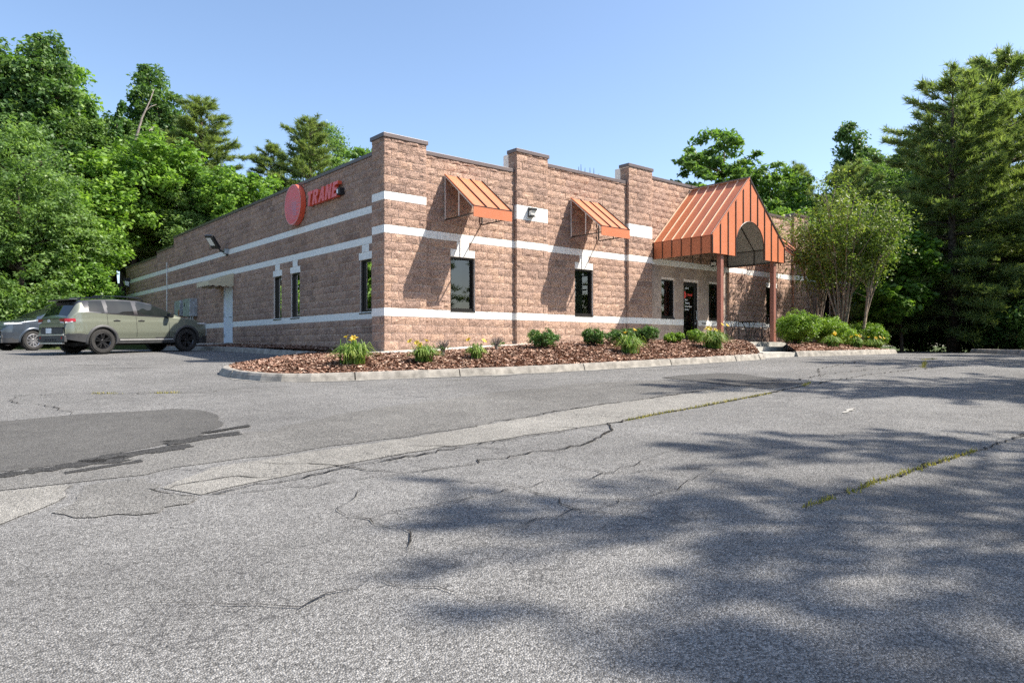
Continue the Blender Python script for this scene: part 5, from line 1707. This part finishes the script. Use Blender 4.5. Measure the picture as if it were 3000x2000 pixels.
def make_broadleaf(seed, H, lobes, nclump, per, size, rad, mat, trunk_r, bark=M_bark, lean=(0,0), nb=46, flat=.75, inner=.45, up=.5, tb=.5, aspect=.55, droop=0, base=0):
    r2 = np.random.default_rng(seed)
    cs = shell_points(lobes, nclump, r2, inner)
    cs[:,2] = np.maximum(cs[:,2], base + .2)
    rd = rad*(.6 + .7*r2.random(len(cs)))
    crown = leaf_cloud('crown', cs, rd, per, size, mat, seed+1, flat, up, .35, aspect, tb, droop)
    mb = MB()
    tr = []
    for k in range(9):
        t = k/8
        tr.append((lean[0]*t + .12*math.sin(t*5+seed), lean[1]*t + .12*math.cos(t*4+seed), H*.88*t - .3))
    mb.tube(tr, [trunk_r*(1.25 if k == 0 else 1 - .85*k/8) for k in range(9)], 9)
    branches(mb, tr, cs, r2, nb, trunk_r)
    trunk = mb.mesh('trunk', bark, True)
    return trunk, crown

def make_pine(seed, H, Rmax, nwhorl, mat, tuft=20, blade=.30, bw=.042, zlow=.12, dens=1.0, trunk_r=.24, tb=.5, droop=.10):
    """white pine: tiers of long level boughs carrying tufts of needles"""
    r2 = np.random.default_rng(seed)
    mb = MB()
    mb.tube([(0,0,-.3),(0.05,0,H*.3),(0,.06,H*.6),(0,0,H)], [trunk_r*1.2, trunk_r*.85, trunk_r*.5, .03], 9)
    tp = []; td = []
    for i in range(nwhorl):
        t = i/(nwhorl-1); z = H*(zlow + (1-zlow)*t) - .1
        Lb = Rmax*(1 - t**1.6)**.8*(.70 + .5*r2.random()) + .5
        nb = int(r2.integers(4, 7))
        a0 = r2.random()*6.28
        for b in range(nb):
            an = a0 + 6.283*b/nb + r2.normal(0,.25); L_ = Lb*(.6 + .5*r2.random())
            ca, sa = math.cos(an), math.sin(an)
            zb = z + r2.normal(0, .15)
            rise = .10 + .75*t*t
            P = []
            for q in range(7):
                s = q/6
                P.append((ca*L_*s, sa*L_*s, zb + L_*(rise*s - droop*s*s*1.6*(1-t)) + .05*L_*max(0, s-.6)))
            mb.tube(P, [trunk_r*.22*(1 - .85*q/6)*(1-.5*t) + .006 for q in range(7)], 4)
            # side twigs with tufts
            m = max(7, int(L_*13*dens))
            for q in range(m):
                s = .22 + .78*r2.random()**.8
                k = min(5, int(s*6)); f_ = s*6 - k
                p = np.array(P[k])*(1-f_) + np.array(P[k+1])*f_
                side = (r2.random()-.5)*2*(.20 + .34*L_*(1-s)*.6)
                p = p + np.array([-sa*side, ca*side, abs(side)*.06 + r2.normal(0,.06)])
                tp.append(p); td.append(nrm(np.array([[ca*.8 + -sa*side*.8, sa*.8 + ca*side*.8, .35 + .25*r2.random()]]))[0])
    tp = np.array(tp); td = np.array(td); n = len(tp)
    P_ = np.repeat(tp, tuft, 0); D = np.repeat(td, tuft, 0)
    N = len(P_)
    d = nrm(D*.75 + r2.normal(size=(N,3))*.55 + np.array([0,0,.12]))
    base = P_ + D*(r2.random((N,1))-.6)*.22 + r2.normal(size=(N,3))*.03
    sd = nrm(np.cross(d, r2.normal(size=(N,3))))
    L_ = blade*(.6 + .7*r2.random((N,1)))
    V = np.stack([base - sd*bw*.5, base + sd*bw*.5, base + d*L_ + sd*bw*.12, base + d*L_ - sd*bw*.12], 1).reshape(-1,3)
    F = np.arange(4*N).reshape(-1,4)
    tint = np.clip(tb + np.repeat(r2.random(n)-.5, tuft)*.5 + (r2.random(N)-.5)*.4, 0, 1)
    return mb.mesh('trunk', M_bark, True), np_mesh('crown', V, F, mat, tint)

TREES = {}
def lob(*a): return list(a)
TREES['maple'] = make_broadleaf(11, 11, [(0,0,7.4,3.4,3.4,3.2),(1.6,.8,5.4,2.6,2.4,2.2),(-1.8,-.6,5.6,2.4,2.6,2.2),(.4,-1.6,9.2,2.2,2.0,1.9),(-.4,1.5,3.9,2.6,2.4,1.8)], 520, 72, .27, .62, L_bright, .24, tb=.5)
TREES['locust'] = make_broadleaf(21, 12, [(0,0,8,3.0,3.0,3.6),(1.6,-1,6,2.4,2.2,2.2),(-1.5,1,6.5,2.4,2.4,2.4),(.3,.4,11,1.8,1.8,1.6),(0,0,3.6,2.6,2.6,2.0)], 560, 74, .21, .66, L_pale, .22, flat=.55, tb=.45, aspect=.42)
TREES['tulip'] = make_broadleaf(31, 16, [(0,0,12.6,2.1,2.1,2.6),(.5,.4,15.2,1.1,1.1,1.5),(-.9,.5,10.0,2.2,2.0,1.8),(1.2,-.6,8.0,2.4,2.2,2.0),(-.6,-.8,5.6,2.6,2.4,2.0)], 430, 72, .27, .60, L_dark, .26, tb=.6, nb=40)
TREES['sumac'] = make_broadleaf(41, 11, [(0,0,7.0,2.6,2.6,1.5),(1.8,.6,5.4,2.2,2.0,1.2),(-2.0,-.4,5.6,2.2,2.0,1.1),(.3,.3,9.2,1.7,1.7,1.2),(-.9,.8,8.0,1.6,1.6,.9),(.8,-1.0,4.2,2.4,2.2,1.3)], 240, 76, .30, .46, L_mid, .17, flat=.42, up=.8, inner=.5, nb=70, aspect=.36, droop=.35, tb=.55)
TREES['pine'] = make_pine(51, 15.5, 3.6, 26, L_pine)
TREES['pine2'] = make_pine(61, 14, 5.0, 22, L_pine, zlow=.10, dens=1.05, droop=.16)
TREES['pine3'] = make_pine(66, 14, 4.6, 22, L_pine, tuft=15, blade=.26, bw=.034, zlow=.12, dens=.62, droop=.14)
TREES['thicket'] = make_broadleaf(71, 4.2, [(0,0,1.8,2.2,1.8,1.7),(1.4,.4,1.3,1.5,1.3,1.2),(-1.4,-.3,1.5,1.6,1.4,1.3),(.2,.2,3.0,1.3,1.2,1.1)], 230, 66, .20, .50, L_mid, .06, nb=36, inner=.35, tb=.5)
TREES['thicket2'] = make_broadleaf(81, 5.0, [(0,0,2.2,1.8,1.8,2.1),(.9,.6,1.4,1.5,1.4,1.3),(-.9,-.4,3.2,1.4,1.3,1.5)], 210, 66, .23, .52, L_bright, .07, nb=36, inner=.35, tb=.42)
TREES['sapling'] = make_broadleaf(91, 6, [(0,0,3.6,1.9,1.9,1.7),(-.9,.3,2.4,1.5,1.4,1.0),(.8,-.4,4.8,1.2,1.2,1.0)], 190, 60, .26, .50, L_bright, .09, nb=34, flat=.5, up=.8, tb=.35, aspect=.7)

NAMES = {'maple': 'maple_tree', 'locust': 'locust_tree', 'tulip': 'tulip_tree', 'sumac': 'open_crowned_tree', 'pine': 'pine_tree', 'pine2': 'pine_tree', 'pine3': 'pine_tree', 'thicket': 'thicket_bush', 'thicket2': 'thicket_bush', 'sapling': 'sapling_tree'}
def plant_tree(kind, X, d, rz, sc, label, group, dz=0, world=None, cat='tree'):
    x, y = world or lot(X, d)
    z = gzf(x, y) - .10 + float(hill(x, y)) + dz
    t = thing(NAMES[kind], label, cat, (x, y, z), rz, group, sc)
    link('trunk', TREES[kind][0], t); link('crown', TREES[kind][1], t)
    return t

# woods on the bank at the left, beyond the parked cars
GL = 'trees on the wooded bank at the left'
for a in [
    ('locust', -25.6, 37.0, 1.0, (1.05,1.05,.88), 'pale feathery tree filling the left edge of the photo behind the slate car'),
    ('maple', -24.4, 46.0, .3, (1.22,1.22,.95), 'bright yellow-green maple standing just behind the far end of the side wall'),
    ('maple', -26.4, 41.0, 2.2, (.95,.95,.74), 'bright green maple behind the green-grey SUV, left of the yellow-green one'),
    ('tulip', -28.9, 44.0, .5, 1.0, 'tall dark tree with two rounded tops at upper left'),
    ('tulip', -31.9, 44.0, 2.5, .98, 'tall dark tree cut by the left edge of the photo'),
    ('locust', -27.6, 47.0, 3.4, (1.0,1.0,.90), 'pale tree rising behind the maples below the dead snag'),
    ('tulip', -27.6, 49.0, 4.2, (1.0,1.0,.70), 'dark tree with ragged top left of the dead snag'),
    ('pine', -21.8, 50.0, .2, (1.25,1.25,.87), 'tallest dark pine behind the side wall, left of the red disc sign'),
    ('pine', -17.6, 52.0, 1.5, (.9,.9,.70), 'pine leaning out right of the tallest pine behind the side wall'),
    ('pine2', -25.4, 52.5, 2.2, (.75,.75,.78), 'dark pine with ragged top just right of the dead snag'),
    ('pine', -14.2, 50.0, 3.0, (1.05,1.05,.84), 'slim pine behind the roof above the red letters'),
    ('maple', -16.6, 46.0, 4.0, (.95,.95,.86), 'yellow-green tree behind the roof above the red disc sign'),
    ('locust', -20.6, 46.5, 5.0, (.9,.9,.72), 'leafy tree between the pines and the side wall'),
    ('sumac', -9.2, 46.0, 1.2, 1.16, 'dark leafy tree top showing behind the corner pier'),
    ('thicket2', -9.9, 43.5, 1.0, 1.7, 'light green bush showing over the roof left of the corner pier'),
    ('maple', -11.8, 48.0, 2.0, .86, 'light green tree behind the roof between the slim pine and the corner pier'),
]:
    plant_tree(*a[:5], a[5], GL)
GU = 'thicket along the foot of the left bank'
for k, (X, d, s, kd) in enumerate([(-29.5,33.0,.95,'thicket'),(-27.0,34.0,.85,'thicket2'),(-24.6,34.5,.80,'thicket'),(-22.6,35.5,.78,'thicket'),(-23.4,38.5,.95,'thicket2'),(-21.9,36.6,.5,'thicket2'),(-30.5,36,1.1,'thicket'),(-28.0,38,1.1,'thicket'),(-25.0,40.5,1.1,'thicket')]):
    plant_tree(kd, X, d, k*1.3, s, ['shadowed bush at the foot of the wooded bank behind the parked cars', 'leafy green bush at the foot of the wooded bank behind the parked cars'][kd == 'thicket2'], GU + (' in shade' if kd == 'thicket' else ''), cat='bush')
# far rows closing the view
GB = 'distant trees closing the view behind the building'
for k, (kd, X, d, s) in enumerate([('maple',-34,50,1.4),('tulip',-27,54,1.0),('maple',-29,58,1.3),('locust',-16,60,1.1)]):
    plant_tree(kd, X, d, k*1.1, s, 'half-hidden tree deep in the wood on the left bank', GB)

# trees behind the building on the right
GR = 'trees behind the right half of the building'
for a in [
    ('sumac', 15.0, 50.0, .4, 1.52, 'open-crowned dark tree rising behind the entrance canopy'),
    ('sumac', 19.3, 52.0, 2.4, 1.2, 'lower open-crowned tree to the right behind the canopy ridge'),
    ('maple', 17.6, 47.5, 1.0, .95, 'dense green tree directly behind the right slope of the canopy'),
    ('pine', 20.8, 52.0, .8, .86, 'dark pine top between the canopy tree and the tall slim tree'),
    ('tulip', 22.8, 47.0, 1.7, (.8,.8,.90), 'tall slim tree with drooping leaves above the crape myrtles'),
    ('tulip', 26.2, 46.0, 3.0, (1.05,1.05,.84), 'tall leafy tree right of the slim one at the wood edge'),
    ('sumac', 17.4, 48.5, 5.1, 1.25, 'leafy tree filling the gap right of the tree behind the canopy'),
    ('maple', 20.6, 49.0, 2.7, 1.02, 'broad leafy tree above the far end of the parapet'),
    ('sumac', 24.6, 50.0, 3.3, 1.35, 'open-crowned tree right of the tall slim tree'),
    ('maple', 27.4, 44.0, .9, 1.05, 'leafy tree left of the right-hand pines'),
    ('locust', 24.5, 43.0, .6, .85, 'pale tree behind the crape myrtles right of the building'),
]:
    plant_tree(*a[:5], a[5], GR)

# wood on the right of the car park
GW = 'trees of the wood right of the car park'
for a in [
    ('pine2', 19.2, 31.0, .3, (.95,.95,.84), 'broad pine with a dark trunk at the right edge of the car park'),
    ('pine2', 22.6, 32.5, 1.9, (1.0,1.0,.95), 'full pine right of the broad one at the right edge of the car park'),
    ('pine2', 24.6, 37.5, 2.0, (1.0,1.0,1.05), 'tall pine behind the broad pine at the right edge'),
    ('pine3', 22.2, 27.0, 4.4, (.85,.85,.86), 'large near pine overhanging the right edge of the photo'),
    ('pine', 27.8, 43.0, 5.2, 1.0, 'pine deep in the right-hand wood'),
    ('pine2', 18.2, 38.5, 1.1, .70, 'smaller pine beyond the hedge bed at the back corner of the lot'),
    ('sapling', 16.3, 30.0, .5, .95, 'bright green sapling leaning out in front of the broad pine'),
    ('locust', 21.5, 42.0, 2.2, .9, 'pale leafy tree between the pines of the right-hand wood'),
    ('maple', 26.5, 31.5, 1.4, .85, 'leafy tree behind the near pine at the right edge'),
]:
    plant_tree(*a[:5], a[5], GW)
for k, (X, d, s, kd) in enumerate([(16.8,34.5,.75,'thicket'),(19.8,34.0,.8,'thicket'),(22.2,33.0,.9,'thicket'),(18.6,39.5,.9,'thicket'),(15.6,41,.8,'thicket2'),(21.4,29.0,.8,'thicket'),(24.0,30.5,.9,'thicket2'),(20.8,26.5,.75,'thicket'),(23.0,27.0,.9,'thicket'),(26,34,1.1,'thicket'),(14.0,45,.9,'thicket')]):
    plant_tree(kd, X, d, k*1.7, s, ['dark undergrowth bush beneath the pines right of the car park', 'light green undergrowth bush at the edge of the right-hand wood'][kd == 'thicket2'], 'undergrowth of the right-hand wood' + (' in shade' if kd == 'thicket' else ''), cat='bush')
# trees beside the camera that throw the dappled shade across the lot
GS = 'trees along the right edge of the car park'
for a in [('pine3', 11.6, 4.0, .4, (.62,.62,.98)), ('pine3', 13.4, 6.3, 2.2, (.50,.50,.95)), ('pine3', 14.9, 11.6, 2.2, (.62,.62,1.0)), ('pine3', 18.6, 10.6, 1.2, (.9,.9,1.0)), ('pine3', 14.4, 2.0, 1.0, (.8,.8,1.1)), ('pine3', 19.6, 16.8, 3.1, (.75,.75,.95)), ('pine3', 25.0, 20.0, .7, 1.0), ('tulip', 20.0, 3.0, .5, .9)]:
    plant_tree(*a[:5], 'roadside tree beyond the right edge of the photo whose shadow falls on the lot', GS)
# the left wood carries on out of view
for k, (kd, X, d, s_) in enumerate([('maple',-33,29,1.0),('locust',-36,33,1.1),('maple',-40,28,1.1),('locust',-31,34,1.0),('maple',-38,22,1.0)]):
    plant_tree(kd, X, d, k*1.4, s_, 'tree of the left bank beyond the left edge of the photo', 'trees beyond the left edge of the photo')

# dead snag with ivy
sx_, sy_ = lot(-25.6, 46.8)
sn = thing('dead_snag', 'bare dead tree limb beside ivy-covered stubs against the sky', 'dead tree', (sx_, sy_, gzf(sx_, sy_) - .1 + float(hill(sx_, sy_))))
mb = MB()
mb.tube([(0,0,-.3),(.1,0,5),(.3,0,8.6),(.7,0,10.2),(1.15,0,12.0),(1.65,0,13.3),(1.9,0,14.1)], [.22,.18,.14,.10,.07,.04,.015], 7)
mb.tube([(.62,0,10.0),(1.3,0,10.9),(1.9,0,11.6)], [.07,.05,.02], 6); mb.tube([(1.3,0,12.4),(1.7,.1,12.9),(2.05,0,13.1)], [.04,.03,.012], 5); mb.tube([(.3,0,8.6),(1.0,.1,9.2),(1.5,0,9.9)], [.06,.04,.015], 5)
mb.tube([(.0,0,6),(-.5,0,9.0),(-.35,0,11.4),(.05,0,12.9)], [.14,.12,.09,.03], 7); mb.tube([(-.3,0,7),(-1.2,0,9.6),(-1.75,0,11.6),(-2.0,0,12.3)], [.12,.10,.07,.03], 7)
link('trunk', mb.mesh('trunk', M_deadwood, True), sn)
ivp = []
for (p0, p1, n_, r_) in (((-.4,0,8.2),(-.35,0,11.4),26,.42),((-.35,0,11.4),(.05,0,12.8),12,.26),((-1.0,0,9.0),(-1.75,0,11.6),22,.36),((-1.75,0,11.6),(-2.0,0,12.4),8,.32),((.2,0,8.0),(.6,0,10.0),14,.3)):
    for k in range(n_):
        t = (k + .5)/n_; ivp.append([p0[i] + (p1[i]-p0[i])*t for i in range(3)] + [r_])
ivp = np.array(ivp)
link('ivy', leaf_cloud('ivy', ivp[:,:3], ivp[:,3], 46, .20, L_ivy, 5, flat=1, up=.2), sn)

# crape myrtles: many pale stems fanning out of one base
def myrtle(seed, label, loc, H, spread, nst, lean=(0,0), per=64, ncl=5):
    r2 = np.random.default_rng(seed)
    t = thing('crape_myrtle', label, 'tree', loc, 0, 'crape myrtles in the hedge bed')
    tips = []
    for s in range(nst):
        an = 6.283*s/nst + r2.normal(0,.3); sp = spread*(.35 + .65*r2.random())
        mb = MB()
        hx, hy = math.cos(an)*sp + lean[0], math.sin(an)*sp + lean[1]
        h_ = H*(.80 + .22*r2.random())
        P = []
        for q in range(9):
            u_ = q/8; P.append((hx*u_**1.35 + .05*math.sin(u_*7+s), hy*u_**1.35 + .05*math.cos(u_*6+s), h_*u_ - .1))
        mb.tube(P, [.048*(1 - .82*q/8) for q in range(9)], 6)
        for b in range(6):
            u_ = .42 + .5*r2.random(); k = int(u_*8); p = P[k]
            e = (p[0] + r2.normal(0,.40) + hx*.12, p[1] + r2.normal(0,.40) + hy*.12, p[2] + .5 + .8*r2.random())
            mb.tube([p, ((p[0]+e[0])/2 + .04, (p[1]+e[1])/2, (p[2]+e[2])/2 - .05), e], [.016,.011,.005], 4)
            tips.append(e)
        tips += P[5:]
        mb.build('stem', M_barkp, t, smooth=True)
    tips = np.array(tips)
    cs = np.concatenate([tips + r2.normal(0, .30, tips.shape) for _ in range(ncl)])
    cs = cs[cs[:,2] > H*.40]
    link('crown', leaf_cloud('crown', cs, .30*(.6+.8*r2.random(len(cs))), per//3, .105, L_myrtle, seed, flat=.8, up=.5, aspect=.5, tb=.45), t)
    return t
myrtle(1, 'crape myrtle with pale stems fanning out behind the middle hedge', (17.9,-2.75,.17), 5.6, 1.55, 10)
myrtle(2, 'crape myrtle close to the wall behind the hedge nearest the porch', (18.6,-1.5,.18), 5.3, 1.2, 7, (-.5,-.3))
myrtle(3, 'crape myrtle whose front stem leans right over the farthest hedge', (17.6,-3.6,.14), 4.8, .7, 5, (1.2,-.5))

# hedges and low shrubs: twigs inside a shell of small leaves
def shrub(name, label, loc, w_, h_, dpt, leaf, mat, seed, group, ncl=150, per=52, lumps=5, cat='shrub'):
    r2 = np.random.default_rng(seed)
    t = thing(name, label, cat, loc, r2.random()*3, group)
    lb = [(0,0,h_*.52,w_*.5,dpt*.5,h_*.48)]
    for k in range(lumps):
        an = 6.283*k/lumps + r2.random(); q = .26 + .12*r2.random()
        lb.append((math.cos(an)*w_*q, math.sin(an)*dpt*q, h_*(.42 + .25*r2.random()), w_*.27, dpt*.27, h_*.30))
    cs = shell_points(lb, ncl, r2, .55); cs = cs[cs[:,2] > .05]
    rd = min(w_, h_)*.16*(.6 + .7*r2.random(len(cs)))
    link('foliage', leaf_cloud('foliage', cs, rd, per, leaf, mat, seed, flat=.9, up=.55, out=.5, aspect=.5), t)
    mb = MB()
    for i in r2.choice(len(cs), min(26, len(cs)), replace=False):
        c_ = cs[i]; mb.tube([(r2.normal(0,.03), r2.normal(0,.03), -.04), (c_[0]*.45, c_[1]*.45, c_[2]*.5), tuple(c_)], [.012,.009,.004], 4)
    mb.build('stem', M_bark, t)
    return t
def zi(x, y): return float(isl_z(x, y)[0])
def zri(x, y): return float(right_z(x, y)[0])
for nm, lb, x, y, w_, h_ in [
    ('hedge', 'bright yellow-green hedge nearest the porch steps', 13.35,-3.45,1.30,1.02),
    ('hedge', 'bright green hedge in the middle of the right-hand bed', 15.35,-3.45,1.35,.92),
    ('hedge', 'bright green hedge at the far right end of the bed', 18.1,-3.55,1.35,.90)]:
    shrub(nm, lb, (x, y, zri(x, y)), w_, h_, w_*.95, .058, L_hedge, int(x*10), 'hedges right of the porch', 300, 52, 6, 'hedge')
shrub('hedge', 'low hedge tucked behind the leaning crape myrtle stem', (16.9,-3.2,zri(16.9,-3.2)), 1.0, .62, .9, .058, L_hedge, 99, 'hedges right of the porch', 180, 52, 5, 'hedge')
for lb, x, y, w_, h_ in [
    ('dark green rounded boxwood with bare lower twigs between the first two piers', 2.85,-2.62,.92,.47),
    ('small dark boxwood left of the third pier', 4.35,-2.85,.60,.44),
    ('wide dark boxwood behind the fourth daylily clump', 5.36,-2.92,.95,.42),
    ('rounded boxwood in front of the left entrance window', 6.12,-3.1,.58,.46),
    ('low pale boxwood in front of the entrance door', 7.0,-3.3,.52,.30),
    ('small light boxwood behind the fifth daylily clump', 8.0,-3.3,.52,.36)]:
    shrub('boxwood', lb, (x, y, zi(x, y)), w_, h_, w_*.8, .042, L_box if 'pale' not in lb and 'light' not in lb else L_hedge, int(x*17), 'boxwoods in the front island', 120, 46, 5)
def twigs(label, loc, h_, w_, seed):
    r2 = np.random.default_rng(seed)
    t = thing('bare_shrub', label, 'shrub', loc, 0, 'bare shrubs in the front island')
    mb = MB()
    tips = []
    for k in range(30):
        an = r2.random()*6.283; rr_ = w_*.5*(.3 + .7*r2.random()); e = (math.cos(an)*rr_, math.sin(an)*rr_, h_*(.6 + .4*r2.random()))
        m_ = (e[0]*.35, e[1]*.35, e[2]*.55)
        mb.tube([(r2.normal(0,.02), r2.normal(0,.02), -.03), m_, e], [.008,.006,.003], 4); tips.append(e)
        for _ in range(2): mb.tube([m_, (e[0] + r2.normal(0,.06), e[1] + r2.normal(0,.06), e[2] + r2.normal(0,.03))], [.004,.002], 3)
    mb.build('twigs', M_deadwood, t)
    tips = np.array(tips)[:9]; tips[:,2] *= .55
    link('foliage', leaf_cloud('foliage', tips, np.full(len(tips), .06), 16, .035, L_box, seed), t)
twigs('bare twiggy shrub behind the second daylily clump', (0.12,-2.35,zi(.12,-2.35)), .36, .34, 4)
twigs('bare twiggy shrub with a few green leaves right of the third daylily clump', (1.72,-2.23,zi(1.72,-2.23)), .32, .40, 6)

def daylily(label, loc, w_, h_, seed, nfl):
    """arching strap leaves with yellow trumpet flowers"""
    r2 = np.random.default_rng(seed)
    t = thing('daylily', label, 'flower', loc, 0, 'yellow daylilies')
    V = []; F = []; T = []
    n = int(230*w_)+60
    for k in range(n):
        an = r2.random()*6.283; reach = w_*.56*(.3 + .85*r2.random()); hh = h_*(.55 + .45*r2.random())*(1.05 - .35*reach/(w_*.5))
        bx_, by_ = r2.normal(0, w_*.09), r2.normal(0, w_*.09); ca, sa = math.cos(an), math.sin(an)
        tt = .2 + .8*r2.random(); b0 = len(V)
        for q in range(6):
            s = q/5; rr_ = reach*(s**1.25); z = hh*(1 - (1 - min(1, s*1.45))**2) - .62*hh*max(0, s-.55)**1.25*2.0
            wd = .011*(1 - s**2.2) + .001
            V += [(bx_ + ca*rr_ - sa*wd, by_ + sa*rr_ + ca*wd, z), (bx_ + ca*rr_ + sa*wd, by_ + sa*rr_ - ca*wd, z)]
        for q in range(5): F.append((b0+2*q, b0+2*q+1, b0+2*q+3, b0+2*q+2)); T.append(tt)
    link('foliage', np_mesh('foliage', np.array(V), np.array(F), L_lily, np.array(T)), t)
    for k in range(nfl):
        an = r2.random()*6.283; rr_ = w_*.42*r2.random()**.5; hz = h_*(.72 + .26*r2.random()); c_ = Vector((math.cos(an)*rr_, math.sin(an)*rr_, hz))
        mb = MB(); mb.tube([(c_.x*.3, c_.y*.3, 0), (c_.x*.7, c_.y*.7, hz*.6), tuple(c_)], [.006,.005,.004], 4); st = mb.build('stalk', L_lily, t)
        V = []; F = []; T = []
        ax = Vector((math.cos(an)*.5 - .25, math.sin(an)*.5 - .35, .7)).normalized(); e1 = ax.orthogonal().normalized(); e2 = ax.cross(e1)
        for p in range(6):
            a2 = 6.283*p/6; dr = e1*math.cos(a2) + e2*math.sin(a2); tn = ax.cross(dr); b0 = len(V)
            for (s, o, wd) in ((0,0,.006),(.035,.022,.020),(.055,.055,.022),(.045,.085,.004)):
                q = c_ + ax*s*.85 + dr*o*.85
                V += [tuple(q - tn*wd*.85), tuple(q + tn*wd*.85)]
            for q in range(3): F.append((b0+2*q, b0+2*q+1, b0+2*q+3, b0+2*q+2)); T.append(r2.random())
        link('flower', np_mesh('flower', np.array(V), np.array(F), L_petal, np.array(T)), t)
    return t
for k, (lb, x, y, w_, h_, nf) in enumerate([
    ('large yellow daylily clump near the corner pier, nearest the island nose', -1.98,-2.24,.95,.58,4),
    ('yellow daylily clump in front of the first awning wall, second from the nose', -.67,-2.79,.70,.46,4),
    ('small yellow daylily clump left of the bare shrub, third from the nose', .51,-3.04,.54,.40,2),
    ('yellow daylily clump in front of the wide boxwood', 4.4,-4.0,.78,.58,2),
    ('large yellow daylily clump with many flowers beside the left canopy column', 7.45,-4.25,1.02,.64,7)]):
    daylily(lb, (x, y, zi(x, y)), w_, h_, 30+k, nf)
for k, (lb, x, y, w_, h_, nf) in enumerate([
    ('daylily clump at the foot of the hedge nearest the porch', 14.05,-4.25,.75,.46,4),
    ('daylily clump at the foot of the middle hedge', 15.6,-4.35,.65,.42,4),
    ('daylily clump at the foot of the farthest hedge', 17.3,-4.2,.75,.42,5)]):
    daylily(lb, (x, y, zri(x, y)), w_, h_, 50+k, nf)
